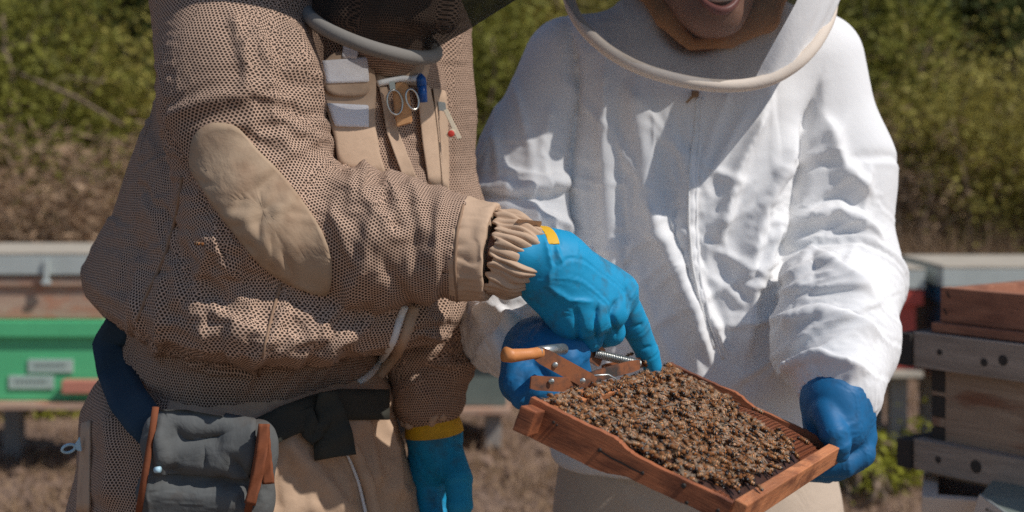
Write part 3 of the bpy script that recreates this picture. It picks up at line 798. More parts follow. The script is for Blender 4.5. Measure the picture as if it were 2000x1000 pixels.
# bunched neck cloth seen through the netting
f = Field(np.array(cL) - .14, np.array(cL) + .16, .005)
nc = np.array(cL) + np.array([0, .035, .035])
for k in range(11):
    a = -2.6 + k * .42; r = .060 + .012 * math.sin(k * 2.3)
    p = nc + np.array([.01 + r * math.cos(a), r * math.sin(a), -.02]); q_ = p + np.array([.018, -.012, .085 + .015 * math.cos(k * 1.9)])
    f.capsule(p, q_, .020, .014, .007)
f.capsule(nc + [0, 0, -.04], nc + [.02, -.01, .06], .06, .05, .01)
V, Q = f.mesh(); Q = orient(V, Q, f)
me = mesh_np('neck_cloth', V, Q); uv, _ = bones_uv(V, [(cL - Vector((0, 0, .1)), cL + Vector((.02, -.01, .1)), .06)]); set_uv(me, uv)
subsurf(link_mesh('neck_cloth', me, MAT['net'], keeper))

# the helper in white: smiling face in the open veil
hR = P(1382, -108, 1.90); yawR = math.radians(4)
bodyR, hpR = body_mesh('body', helper, hR, yawR, (P(1370, 60, YR), P(1345, 800, YR)),
                       [([P(1370, 110, YR), rs_l, re_l, rw_l], [.05, .04, .035, .022]), ([P(1370, 110, YR), rs_r, re_r, rw_r], [.05, .04, .035, .022])])

# round veil of the white suit: a piped hoop in front of the chest, netting up to the hat
def spline_closed(pts, n=96):
    pts = np.array(pts, float); m = len(pts); out = []
    for t in np.linspace(0, m, n, endpoint=False):
        i = int(t); u = t - i; p0, p1, p2, p3 = (pts[(i + q) % m] for q in (-1, 0, 1, 2))
        out.append(0.5 * (2 * p1 + (p2 - p0) * u + (2 * p0 - 5 * p1 + 4 * p2 - p3) * u * u + (-p0 + 3 * p1 - 3 * p2 + p3) * u ** 3))
    return np.array(out)
hoop = spline_closed([P(1112, 0, 1.90), P(1136, 50, 1.855), P(1182, 95, 1.82), P(1240, 129, 1.795), P(1300, 150, 1.785), P(1360, 163, 1.78), P(1420, 168, 1.78), P(1475, 163, 1.785),
                      P(1522, 147, 1.79), P(1570, 113, 1.80), P(1604, 68, 1.825), P(1624, 15, 1.87), P(1622, -60, 1.95), P(1580, -140, 2.03), P(1480, -190, 2.09), P(1370, -205, 2.11),
                      P(1250, -190, 2.09), P(1150, -130, 2.02), P(1110, -60, 1.95)], 120)
brim_c = Vector(P(1378, -250, 1.93))
rim = np.array([brim_c + Vector((.175 * math.cos(a), .18 * math.sin(a), 0)) for a in np.linspace(0, 2 * math.pi, 120, endpoint=False)])
# match the brim's start to the hoop's
k0 = int(np.argmin(np.linalg.norm(rim - hoop[0], axis=1))); rim = np.roll(rim, -k0, 0)
if np.linalg.norm(rim[30] - hoop[30]) > np.linalg.norm(rim[-30] - hoop[30]): rim = np.roll(rim[::-1], 1, 0)
V = []; Fc = []; R_ = 12
for r in range(R_ + 1):
    t = r / R_
    for a in range(120):
        p = hoop[a] * (1 - t) + rim[a] * t
        out = p - np.array(brim_c); out[2] = 0; out = out / (np.linalg.norm(out) + 1e-6)
        p = p + out * (.035 * math.sin(math.pi * t) + .0015 * math.sin(a * 1.1 + r * .8) * (1 - t) + .004 * math.sin(a * .4 + r * .5))
        V.append(p)
for r in range(R_):
    for a in range(120):
        b = (a + 1) % 120; Fc.append((r * 120 + a, r * 120 + b, (r + 1) * 120 + b, (r + 1) * 120 + a))
# netting only in front; the sides and back of the hood are white cloth
def front(f_):
    c_ = rim[f_[0] % 120] - np.array(brim_c)
    return -95 < math.degrees(math.atan2(c_[0], -c_[1])) < 50
veilR = link_mesh('veil', py_mesh('veil', V, [f_ for f_ in Fc if front(f_)]), MAT['veil_grey'], helper)
link_mesh('hood', py_mesh('hood', V, [f_ for f_ in Fc if not front(f_)]), MAT['white'], helper)
tube('hoop', hoop, .0082, MAT['cream_piping'], veilR, 10, True)
lev = [(brim_c + Vector((0, 0, -.004)), .185, .19, None), (brim_c + Vector((0, 0, .004)), .185, .19, None), (brim_c + Vector((0, 0, .012)), .095, .11, None),
       (brim_c + Vector((0, 0, .075)), .085, .10, None), (brim_c + Vector((0, 0, .10)), .06, .075, None), (brim_c + Vector((0, 0, .105)), .001, .001, None)]
link_mesh('hat', py_mesh('hat', *ring_mesh(lev, 48)), MAT['straw'], helper)
# hair under the hat
f = Field(np.array(hR) - .16, np.array(hR) + .17, .005)
f.ellipsoid(hpR(0, .03, .045), (.080, .088, .088), 0); f.ellipsoid(hpR(0, .055, -.03), (.070, .055, .09), .03)
f.ellipsoid(hpR(0, -.06, -.03), (.075, .07, .10), .01, 'cut')
V, Q = f.mesh(); Q = orient(V, Q, f); link_mesh('hair', mesh_np('hair', V, Q), MAT['hair'], helper)
# tan scarf round the neck with crossing edges
f = Field(P(1200, -140, 2.12) - .02, P(1560, 130, 1.72) + .02, .005) if False else Field((.10, 1.80, 1.30), (.42, 2.12, 1.56), .005)
f.chain([P(1262, -30, 1.92), P(1300, 35, 1.88), P(1346, 84, 1.868)], [.018, .014, .009], .006, flat=((0, 1, 0), .7))
f.chain([P(1510, -30, 1.93), P(1492, 35, 1.885), P(1425, 76, 1.872), P(1350, 88, 1.874)], [.024, .020, .012, .008], .006, flat=((0, 1, 0), .7))
f.chain([P(1262, -30, 1.92), P(1270, -60, 1.99), P(1385, -75, 2.04), P(1500, -60, 1.99), P(1510, -30, 1.93)], [.022, .026, .028, .026, .026], .01)
V, Q = f.mesh(); Q = orient(V, Q, f)
V = crumple(V, Q, f, [(P(1262, -30, 1.92), P(1348, 96, 1.865), .05, .05, .03), (P(1510, -30, 1.93), P(1350, 100, 1.872), .05, .05, .03)], 40, .004, .004, .06, seed=2, init=.002)
subsurf(link_mesh('scarf', mesh_np('scarf', V, Q), MAT['tan_scarf'], helper))
# ------------------------------------------------------------------ gloves
def glove(name, person, palm, fingers, mat, h=0.0022, k=0.010, kf=0.004, seed=4, slack=.04, lo=None, extra=None, wl_=.022, folds=None):
    """palm: list of (points, radii); fingers: list of (points, radii) -> one rubber skin with separate fingers"""
    allp = np.array([p for ch in palm + fingers for p in ch[0]])
    f = Field(allp.min(0) - .05, allp.max(0) + .05, h)
    for pts, rad in palm: f.chain(pts, rad, k)
    base = f.d.copy()
    for pts, rad in fingers:
        g = f.d; f.d = np.full(f.n, 1.0, np.float32); f.chain(pts, rad, .003); fd = f.d
        f.d = smin(g, fd, kf)
    if extra: extra(f)
    V, Q = f.mesh(); Q = orient(V, Q, f)
    if folds: V = add_folds(V, Q, folds)
    bones = [(ch[0][i], ch[0][i + 1], slack, slack * .6, wl_) for ch in palm + fingers for i in range(len(ch[0]) - 1)]
    V = crumple(V, Q, f, bones, iters=40, inner=.0050, outer=.0042, bend=.06, seed=seed, init=.0013, ridge=.4)
    return subsurf(link_mesh(name, mesh_np(name, V, Q), mat, person)), f

# bright cyan pointing glove
g1, f1 = glove('glove', keeper,
    [([P(1015, 500, 1.555), P(1050, 503, 1.568), P(1085, 514, 1.58), P(1205, 572, 1.625)], [.026, .029, .034, .0255]),
     ([P(1080, 530, 1.575), P(1185, 606, 1.600)], [.034, .0245]),
     ([P(1072, 540, 1.575), P(1148, 618, 1.580)], [.033, .024]),
     ([P(1062, 535, 1.575), P(1108, 615, 1.580)], [.029, .0235]),
     ([P(1066, 525, 1.60), P(1110, 590, 1.635)], [.030, .030])],
    [([P(1205, 572, 1.625), P(1242, 640, 1.652), P(1264, 688, 1.664), P(1274, 715, 1.668)], [.020, .0158, .0135, .0112]),
     ([P(1180, 606, 1.602), P(1193, 648, 1.622), P(1163, 658, 1.650), P(1130, 640, 1.655)], [.0185, .0160, .0150, .013]),
     ([P(1146, 620, 1.582), P(1152, 660, 1.602), P(1125, 664, 1.630), P(1100, 645, 1.64)], [.0175, .0155, .0145, .013]),
     ([P(1106, 618, 1.578), P(1110, 656, 1.592), P(1088, 655, 1.615), P(1075, 640, 1.63)], [.0165, .0145, .0135, .012]),
     ([P(1080, 560, 1.62), P(1115, 622, 1.655), P(1160, 650, 1.672), P(1196, 640, 1.675)], [.020, .017, .0145, .012])],
    MAT['cyan'], k=.016, seed=5, slack=.06, folds=[
        ([(1206, 585), (1196, 615), (1204, 655)], .0035, -.006, (1.4, 1.8)), ([(1168, 596), (1164, 630), (1168, 672)], .0035, -.006, (1.4, 1.8)), ([(1126, 604), (1128, 640), (1130, 670)], .0035, -.005, (1.4, 1.8)),
        ([(1064, 468), (1078, 520), (1070, 560)], .004, .0035, (1.4, 1.8)), ([(1085, 480), (1098, 515)], .004, .003, (1.4, 1.8)), ([(1075, 560), (1110, 585), (1160, 590)], .005, .003, (1.4, 1.8)),
        ([(1222, 560), (1232, 590), (1226, 610)], .003, -.003, (1.4, 1.8)), ([(1232, 640), (1256, 632)], .003, -.0025, (1.4, 1.8)), ([(1252, 682), (1272, 676)], .003, -.002, (1.4, 1.8))])
# cyan glove hanging at his side
g2, f2 = glove('glove', keeper,
    [([P(842, 800, 1.80), P(848, 850, 1.80), P(848, 905, 1.795)], [.029, .031, .028]),
     ([P(850, 850, 1.80), P(832, 925, 1.80)], [.028, .022]), ([P(850, 850, 1.79), P(880, 915, 1.77)], [.028, .020])],
    [([P(832, 915, 1.80), P(838, 985, 1.79), P(846, 1035, 1.77), P(850, 1070, 1.75)], [.0185, .016, .0145, .012]),
     ([P(845, 915, 1.82), P(852, 990, 1.82), P(860, 1045, 1.80), P(862, 1075, 1.78)], [.0185, .016, .0145, .012]),
     ([P(860, 915, 1.84), P(866, 985, 1.85), P(870, 1035, 1.84), P(872, 1065, 1.82)], [.0175, .0155, .0140, .012]),
     ([P(866, 910, 1.855), P(876, 970, 1.875), P(880, 1010, 1.87), P(882, 1035, 1.86)], [.016, .014, .0125, .011]),
     ([P(878, 890, 1.775), P(895, 935, 1.755), P(898, 985, 1.745), P(894, 1020, 1.745)], [.019, .0175, .0160, .013])],
    MAT['cyan'], k=.014, seed=6)
def cuff_band(name, fld, a, b, mat, parent, lift=.0016, top=None):
    """a coloured band: the slice of a glove between two points, a little proud"""
    V, Q = fld.mesh(-0.0 + lift); Q = orient(V, Q, fld)
    a = np.asarray(a); d = np.asarray(b) - a; L = np.linalg.norm(d); d = d / L
    c = V[Q].mean(1); t = (c - a) @ d; m = (t > -.01) & (t < L + .01) & (np.linalg.norm(c - a - t[:, None] * d, axis=1) < .06)
    Qs = Q[m]; use, inv = np.unique(Qs, return_inverse=True); me = mesh_np(name, V[use], inv.reshape(Qs.shape))
    bm = bmesh.new(); bm.from_mesh(me); cuts = [(a, -d), (a + d * L, d)]
    if top is not None: cuts.append((a + np.array([0, 0, top]), np.array([0, 0, -1.0])))
    for p_, n_ in cuts: bmesh.ops.bisect_plane(bm, geom=bm.verts[:] + bm.edges[:] + bm.faces[:], plane_co=Vector(p_), plane_no=Vector(n_), clear_outer=True)
    bm.to_mesh(me); bm.free(); o = link_mesh(name, me, mat, parent)
    s = o.modifiers.new('solidify', 'SOLIDIFY'); s.thickness = .003; s.offset = -1
    return o
cuff_band('cuff_band', f2, P(842, 806, 1.80), P(847, 846, 1.80), MAT['yellow'], g2)
cuff_band('cuff_band', f1, P(1038, 499, 1.560), P(1056, 503, 1.567), MAT['yellow'], g1, top=.014)

# blue glove closed round the grip tool
g3, f3 = glove('glove', helper,
    [([rw_l, P(1048, 690, 1.63), P(1072, 690, 1.60)], [.040, .037, .033]),
     ([P(1045, 690, 1.63), P(1020, 745, 1.58)], [.034, .026]),
     ([P(1060, 680, 1.62), P(1100, 685, 1.60)], [.033, .030]),
     ([P(1040, 715, 1.60), P(1060, 745, 1.60)], [.03, .026])],
    [([P(1100, 672, 1.60), P(1122, 690, 1.595), P(1128, 725, 1.60), P(1115, 745, 1.615)], [.0195, .0165, .0150, .013]),
     ([P(1085, 690, 1.59), P(1108, 705, 1.58), P(1112, 735, 1.585), P(1098, 752, 1.60)], [.0185, .0160, .0150, .013]),
     ([P(1060, 715, 1.575), P(1088, 732, 1.555), P(1096, 752, 1.565), P(1080, 765, 1.58)], [.0175, .0150, .0140, .012]),
     ([P(1030, 740, 1.565), P(1050, 762, 1.545), P(1070, 768, 1.55), P(1075, 772, 1.57)], [.0165, .0145, .0130, .012]),
     ([P(1018, 725, 1.575), P(1012, 752, 1.56), P(1022, 775, 1.55), P(1040, 785, 1.55)], [.020, .0165, .0140, .012])],
    MAT['blue'], k=.012, seed=9)
# dark blue glove under the far corner of the frame
g4, f4 = glove('glove', helper,
    [([rw_r, P(1632, 785, 1.68), P(1640, 830, 1.665)], [.042, .038, .032]),
     ([P(1630, 780, 1.69), P(1612, 830, 1.68)], [.034, .026]),
     ([P(1650, 790, 1.69), P(1668, 850, 1.69)], [.034, .027]),
     ([P(1640, 800, 1.69), P(1645, 865, 1.70)], [.034, .028])],
    [([P(1615, 805, 1.655), P(1628, 845, 1.635), P(1637, 868, 1.633), P(1640, 884, 1.636)], [.019, .0165, .0145, .012]),
     ([P(1672, 845, 1.69), P(1680, 885, 1.675), P(1648, 905, 1.665), P(1610, 912, 1.665)], [.019, .0170, .0160, .013]),
     ([P(1660, 850, 1.715), P(1668, 895, 1.705), P(1630, 914, 1.70), P(1595, 918, 1.69)], [.018, .0165, .0155, .013]),
     ([P(1650, 850, 1.74), P(1655, 900, 1.735), P(1615, 918, 1.73), P(1580, 920, 1.72)], [.018, .0160, .0150, .013]),
     ([P(1640, 850, 1.76), P(1642, 895, 1.76), P(1605, 912, 1.755), P(1575, 914, 1.75)], [.016, .0145, .0135, .012])],
    MAT['blue'], k=.013, seed=12)
# ------------------------------------------------------------------ the hive frame, its comb and the bees
FA = Vector((0.018, 1.362, 1.036)); FU = Vector((.847, -.415, -.333)); FV = Vector((.422, .905, -.053))
FV = (FV - FU * FV.dot(FU) / FU.length_squared).normalized(); FU.normalize(); FN = FU.cross(FV)
FM = Matrix(((FU.x, FV.x, FN.x, FA.x), (FU.y, FV.y, FN.y, FA.y), (FU.z, FV.z, FN.z, FA.z), (0, 0, 0, 1)))
FL, FW = 0.215, 0.42
frame = bpy.data.objects.new('hive_frame', None); COL.objects.link(frame); frame.matrix_world = FM
tag(frame, 'reddish wooden hive frame crowded with bees, held over the ground by blue gloves', 'hive frame')
def loc_obj(name, me, mat, parent, M=None):
    o = bpy.data.objects.new(name, me); COL.objects.link(o); o.parent = parent
    if M is not None: o.matrix_local = M
    if mat is not None and not len(me.materials):
        for m in (mat if isinstance(mat, (list, tuple)) else [mat]): me.materials.append(m)
    return o
def bm_obj(name, fn, mat, parent, M=None, smooth=False):
    bm = bmesh.new(); fn(bm); me = bpy.data.meshes.new(name); bmesh.ops.recalc_face_normals(bm, faces=bm.faces); bm.to_mesh(me); bm.free()
    if smooth: me.polygons.foreach_set('use_smooth', [True] * len(me.polygons))
    return loc_obj(name, me, mat, parent, M)
MAT['frame_v'] = m_wood('frame_wood_long', (0.46, 0.155, 0.062), (0.72, 0.31, 0.135), 1, .6, (0.12, 0.042, 0.022), .8, 2.0, 1.0, .35)
MAT['frame_u'] = m_wood('frame_wood_side', (0.30, 0.092, 0.040), (0.50, 0.18, 0.078), 0, .6, (0.075, 0.026, 0.016), .8, 2.0, 1.0, .4)  # darker copy of the frame wood: the side bars' shade is in the colour
MAT['comb'] = m_plain('brood_comb', (0.055, 0.020, 0.011), .55, .4, 120, .5, 500)
MAT['wax'] = m_plain('cell_wax', (0.30, 0.10, 0.045), .5, .3, 150, .2, 600)
MAT['iron'] = m_plain('dark_iron', (0.018, 0.014, 0.012), .55, .4, 60)

def hoffman(bm, v0, th):
    """side bar: wide shoulder near the top bar, stepping in towards the bottom bar, with a nibbled edge"""
    up = [(0.0, .001), (.030, 0.0), (.060, -.0005), (.088, 0.0), (.096, -.0015), (.106, -.005), (.116, -.0072), (.15, -.0078), (.19, -.0075), (FL, -.0078)]
    dn = [(FL, -.0275), (.19, -.0275), (.15, -.0285), (.116, -.0285), (.106, -.031), (.096, -.034), (.088, -.0352), (.05, -.0356), (0.0, -.035)]
    out = []
    for (a, b) in zip(up[:-1], up[1:]):
        for t in np.linspace(0, 1, 5, endpoint=False):
            u = a[0] + (b[0] - a[0]) * t; out.append((u, a[1] + (b[1] - a[1]) * t + random.uniform(-.0005, .0004)))
    out.append(up[-1])
    for (a, b) in zip(dn[:-1], dn[1:]):
        for t in np.linspace(0, 1, 4, endpoint=False):
            u = a[0] + (b[0] - a[0]) * t; out.append((u, a[1] + (b[1] - a[1]) * t + random.uniform(-.0005, .0003)))
    out.append(dn[-1])
    A = [bm.verts.new((u, v0, w_)) for u, w_ in out]; B = [bm.verts.new((u, v0 + th, w_)) for u, w_ in out]
    n = len(out)
    bm.faces.new(A); bm.faces.new(B[::-1])
    for k in range(n): bm.faces.new((A[k], B[k], B[(k + 1) % n], A[(k + 1) % n]))
sbN = bm_obj('side_bar', lambda bm: hoffman(bm, 0.0, .009), MAT['frame_u'], frame)
sbF = bm_obj('side_bar', lambda bm: hoffman(bm, FW - .009, .009), MAT['frame_u'], frame)
def topbar(bm):
    box_bm(bm, T(.0105, FW / 2, -.0145), .019, FW - .0185, .022, .0012)
tb = bm_obj('top_bar', topbar, MAT['frame_v'], frame)
for nm, v0 in (('lug', -.011), ('lug', FW + .011)):
    bm_obj(nm, lambda bm: box_bm(bm, T(.010, v0, -.017), .017, .022, .024, .0015, .0008), MAT['frame_u'], tb)
bm_obj('bottom_bar', lambda bm: box_bm(bm, T(FL + .0064, FW / 2 + .002, -.0165), .0125, FW - .002, .0235, .001), MAT['frame_v'], frame)
# nails on the near side bar: heads with their holes
for (u, w_, r) in ((.030, -.012, .0016), (.034, -.013, .0012), (.082, -.017, .0022), (.128, -.019, .0020), (.168, -.013, .0026), (.176, -.026, .0018), (.205, -.020, .002), (.012, -.028, .0015)):
    def nail(bm):
        bmesh.ops.create_cone(bm, cap_ends=True, segments=10, radius1=r, radius2=r * .7, depth=.0016, matrix=T(u, -.0008, w_) @ Matrix.Rotation(math.radians(90), 4, 'X'))
    bm_obj('nail', nail, MAT['iron'], sbN, None, False)
# a dark split in the grain between two nails
def split(bm):
    pts = [(.084, -.0172), (.095, -.0185), (.106, -.0184), (.117, -.0192), (.127, -.0190)]
    A = [bm.verts.new((u, -.0007, w_ + .0007)) for u, w_ in pts]; B = [bm.verts.new((u, -.0007, w_ - .0008 - .0005 * random.random())) for u, w_ in pts]
    for k in range(len(pts) - 1): bm.faces.new((A[k], A[k + 1], B[k + 1], B[k]))
bm_obj('grain_split', split, MAT['iron'], sbN)

# comb: a domed slab that falls away at the corners
def comb_h(u, v):
    e = min(u - .020, FL - .001 - u, v - .009, FW - .009 - v)
    corner = math.hypot(max(0, u - .165), max(0, v - .36) * .8)
    return -.0085 - .012 * math.exp(-max(e, 0) / .006) - .010 * min(1, (corner / .05) ** 2) + .0015 * math.sin(u * 60) * math.sin(v * 37)
def comb(bm):
    nu, nv = 60, 120; g = []
    for a in range(nu):
        for b in range(nv):
            u = .0202 + (FL - .0015 - .0202) * a / (nu - 1); v = .0093 + (FW - .0186) * b / (nv - 1)
            g.append(bm.verts.new((u, v, comb_h(u, v))))
    lo = [bm.verts.new((q.co.x, q.co.y, -.027)) for q in g]
    for a in range(nu - 1):
        for b in range(nv - 1):
            i = a * nv + b; bm.faces.new((g[i], g[i + nv], g[i + nv + 1], g[i + 1])); bm.faces.new((lo[i], lo[i + 1], lo[i + nv + 1], lo[i + nv]))
    for a in range(nu - 1):
        for b in (0, nv - 1): i = a * nv + b; bm.faces.new((g[i], g[i + nv], lo[i + nv], lo[i]))
    for b in range(nv - 1):
        for a in (0, nu - 1): i = a * nv + b; bm.faces.new((g[i], g[i + 1], lo[i + 1], lo[i]))
cb = bm_obj('comb', comb, MAT['comb'], frame, None, True)
def bare(u, v):
    """where the comb shows bare of bees: the corner by the bottom bar and far side bar, and a nook by the near corner"""
    if u > .205 or u < .004 or v < .012 or v > FW - .012: return True
    if v > .285 + (FL - u) * .62 and u > .09 and noise2(u * 40, v * 40) > -.75: return True
    if math.hypot(u - .208, (v - .012) * .9) < .028: return True
    return False
def noise2(a, b): return float(noise3(np.array([[a, b, 3.3]]), 1.0, 4)[0])
def cells(bm):
    p = .0054; r = p / math.sqrt(3)
    for i in range(-2, 44):
        for j in range(0, 92):
            u = .0225 + i * p * .866; v = .012 + j * p + (p / 2 if i % 2 else 0)
            if not (.022 < u < FL - .004 and .011 < v < FW - .012) or not bare(u * .96, v): continue
            h0 = comb_h(u, v); ring = []
            for rr, hh in ((r * .98, -.001), (r * .98, .0026), (r * .80, .0026), (r * .74, -.001)):
                ring.append([bm.verts.new((u + rr * math.cos(k * math.pi / 3), v + rr * math.sin(k * math.pi / 3), h0 + hh)) for k in range(6)])
            for q in range(3):
                for k in range(6): bm.faces.new((ring[q][k], ring[q][(k + 1) % 6], ring[q + 1][(k + 1) % 6], ring[q + 1][k]))
cw = bm_obj('cell_walls', cells, MAT['wax'], cb); cw['kind'] = 'stuff'

# --- one bee, about 13 mm: head, thorax, banded abdomen, wings, legs
MAT['bee_thorax'] = m_plain('bee_thorax_fur', (0.25, 0.092, 0.024), .9, .35, 600, 1.0, 2500)
MAT['bee_dark'] = m_plain('bee_dark', (0.022, 0.014, 0.010), .4, .3, 400)
MAT['bee_band'] = m_plain('bee_amber_band', (0.46, 0.165, 0.038), .45, .35, 400)
MAT['bee_hair'] = m_plain('bee_pale_hair', (0.52, 0.28, 0.12), .8, .2, 400)
b_ = NB('bee_wing'); b_.set((0.36, 0.22, 0.12), .15); b_.b.inputs['Alpha'].default_value = .16; MAT['bee_wing'] = b_.m
b_ = NB('bee_wing_glint'); b_.set((0.52, 0.38, 0.26), .12); b_.b.inputs['Alpha'].default_value = .28; MAT['bee_wing_glint'] = b_.m
BEE_MATS = [MAT[k] for k in ('bee_thorax', 'bee_dark', 'bee_band', 'bee_hair', 'bee_wing', 'bee_wing_glint')]
def bee_mesh(seed, spread, curl):
    rnd = random.Random(seed); bm = bmesh.new()
    def lathe(prof, seg, mats, cz=0, bend=0):
        rings = []
        for (x, r, z) in prof: rings.append([bm.verts.new((x, r * math.cos(2 * math.pi * k / seg), cz + z + r * .92 * math.sin(2 * math.pi * k / seg))) for k in range(seg)])
        for q in range(len(rings) - 1):
            for k in range(seg):
                f = bm.faces.new((rings[q][k], rings[q][(k + 1) % seg], rings[q + 1][(k + 1) % seg], rings[q + 1][k])); f.material_index = mats[min(q, len(mats) - 1)]; f.smooth = True
        for rg, mi in ((rings[0], mats[0]), (rings[-1], mats[-1])):
            f = bm.faces.new(rg); f.material_index = mi
    mm = .001
    lathe([(x * mm, r * mm, z * mm) for x, r, z in ((6.2, .5, -.5), (5.9, 1.2, -.4), (5.2, 1.75, -.2), (4.4, 1.5, 0), (4.0, .7, .1))], 8, [1, 1, 1, 0], .0024)
    lathe([(x * mm, r * mm, z * mm) for x, r, z in ((4.2, .7, 0), (3.8, 1.6, .1), (2.6, 2.15, .3), (1.2, 2.0, .3), (.4, 1.1, .1), (0, .6, 0))], 8, [0], .0026)
    ab = []
    N_ = 11
    for k in range(N_ + 1):
        t = k / N_; x = .3 - 7.2 * t; r = 2.25 * (math.sin(min(1, t * 2.2 + .12) * math.pi / 2) if t < .45 else 1 - ((t - .45) / .55) ** 2.2 * .95)
        ab.append((x * mm, max(r, .12) * mm, (-curl * t * t) * mm))
    lathe(ab, 9, [2, 2, 3, 1, 3, 2, 1, 3, 1, 1, 1, 1] if seed % 2 else [1, 2, 2, 1, 1, 3, 1, 1, 2, 1, 1, 1], .0025)
    for s in (-1, 1):
        for (L, wd, a0, z) in ((9.2, 1.55, spread, 4.7), (6.4, 1.2, spread * 1.5 + .12, 4.4)):
            base = Vector((2.6 * mm, s * 1.0 * mm, z * mm)); d = Vector((-math.cos(a0), s * math.sin(a0), -.06)); sd = Vector((-d.y, d.x, 0)) * s
            pr = [(0, .2), (.25, .75), (.55, 1.0), (.82, .9), (.96, .5), (1.0, .05)]
            A = [bm.verts.new(base + d * L * mm * t + sd * wd * mm * q) for t, q in pr]; B = [bm.verts.new(base + d * L * mm * t - sd * wd * mm * q * .6 + Vector((0, 0, -.0002))) for t, q in pr]
            for k in range(len(pr) - 1):
                f = bm.faces.new((A[k], A[k + 1], B[k + 1], B[k])); f.material_index = 5 if seed in (2, 3) else 4; f.smooth = True
        for (x, dx) in ((3.4, 1.6), (2.3, .2), (1.2, -2.2)):
            pts = [Vector((x, s * 1.4, 1.4)), Vector((x + dx * .5, s * 3.0, 2.0)), Vector((x + dx, s * 3.7, .6)), Vector((x + dx * 1.3, s * 4.3, 0))]
            for a, b in zip(pts[:-1], pts[1:]):
                w_ = Vector((.22, 0, .12)); q = [bm.verts.new((a + w_) * mm), bm.verts.new((a - w_) * mm), bm.verts.new((b - w_ * .7) * mm), bm.verts.new((b + w_ * .7) * mm)]
                f = bm.faces.new(q); f.material_index = 1
        a = Vector((5.9, s * .5, 3.0)); b = Vector((7.4, s * 1.3, 3.2)); w_ = Vector((0, 0, .14))
        f = bm.faces.new([bm.verts.new(v * mm) for v in (a + w_, a - w_, b - w_, b + w_)]); f.material_index = 1
    me = bpy.data.meshes.new('honey_bee'); bm.to_mesh(me); bm.free()
    for m in BEE_MATS: me.materials.append(m)
    return me
bee_meshes = [bee_mesh(1, .16, .6), bee_mesh(2, .30, 1.4), bee_mesh(3, .48, .9), bee_mesh(4, .22, 2.0)]
rb = random.Random(11)
spots = []
tries = 0; cell = {}
while len(spots) < 1050 and tries < 60000:
    tries += 1
    u = rb.uniform(.006, FL - .012); v = rb.uniform(.012, FW - .013)
    if bare(u, v) and rb.random() < .985: continue
    key = (int(u / .006), int(v / .006)); close = 0
    for a in (-1, 0, 1):
        for b in (-1, 0, 1):
            for (x, y, *_r) in cell.get((key[0] + a, key[1] + b), []):
                if (x - u) ** 2 + (y - v) ** 2 < .0051 ** 2: close += 1
    if close > (1 if rb.random() < .25 else 0): continue
    edge = max(0, .022 - u)
    z = comb_h(max(u, .024), v) + .0015 + (.0035 if rb.random() < .35 else 0) + rb.uniform(0, .0015)
    if u < .022: z = max(z, -.003)
    ang = rb.uniform(0, 2 * math.pi); tx, ty = rb.gauss(0, .30), rb.gauss(0, .30); sc = rb.uniform(1.05, 1.28)
    M = Matrix.Translation((u, v, z)) @ Matrix.Rotation(ang, 4, 'Z') @ Matrix.Rotation(tx, 4, 'X') @ Matrix.Rotation(ty, 4, 'Y') @ Matrix.Scale(sc, 4)
    spots.append((u, v, M, rb.randrange(4))); cell.setdefault(key, []).append((u, v))
# the ones that show largest lie nearest the camera
spots.sort(key=lambda s: (FM @ Vector((s[0], s[1], 0))).y)
def bee(M, k, label, group):
    o = bpy.data.objects.new('honey_bee', bee_meshes[k]); COL.objects.link(o); o.matrix_world = M
    return tag(o, label, 'bee', group)
for (u, v, M, k) in spots[:300]:
    bee(FM @ M, k, 'brown banded honey bee crawling among the crowd on the comb', 'bees crowded on the comb')
allV = []; allF = []; allM = []; off = 0
bd = []
for me in bee_meshes:
    co = np.zeros(len(me.vertices) * 3); me.vertices.foreach_get('co', co); bd.append((co.reshape(-1, 3), [tuple(p.vertices) for p in me.polygons], [p.material_index for p in me.polygons]))
for (u, v, M, k) in spots[300:]:
    A = np.array(FM @ M); co, fs, ms = bd[k]
    allV.append(co @ A[:3, :3].T + A[:3, 3]); allF += [tuple(i + off for i in f) for f in fs]; allM += ms; off += len(co)
me = bpy.data.meshes.new('bee_crowd'); me.from_pydata(np.concatenate(allV).tolist(), [], allF); me.polygons.foreach_set('material_index', allM)
me.polygons.foreach_set('use_smooth', [True] * len(me.polygons))
for m in BEE_MATS: me.materials.append(m)
bc = bpy.data.objects.new('bee_crowd', me); COL.objects.link(bc); tag(bc, 'dense crowd of brown honey bees covering the far part of the comb', 'bees', None, 'stuff')
# strays: on the bottom bar, on the side bar, by the finger
bee(FM @ T(FL + .006, .062, -.0030) @ Matrix.Rotation(2.3, 4, 'Z'), 0, 'single dark bee walking on the bright bottom bar', None)
bee(Matrix.Translation(P(1256, 712, 1.655)) @ Matrix.Rotation(1.2, 4, 'Y') @ Matrix.Rotation(.8, 4, 'Z') @ Matrix.Scale(1.15, 4), 2, 'bee clinging to the tip of the pointing cyan finger', None)
bee(Matrix.Translation(P(1232, 696, 1.66)) @ Matrix.Rotation(-.6, 4, 'Y') @ Matrix.Rotation(2.4, 4, 'Z'), 2, 'bee hovering beside the pointing cyan finger', None)
bee(Matrix.Translation(P(390, 481, 1.50)) @ Matrix.Rotation(.2, 4, 'Y'), 1, 'small bee flying in front of the beige mesh jacket', None)

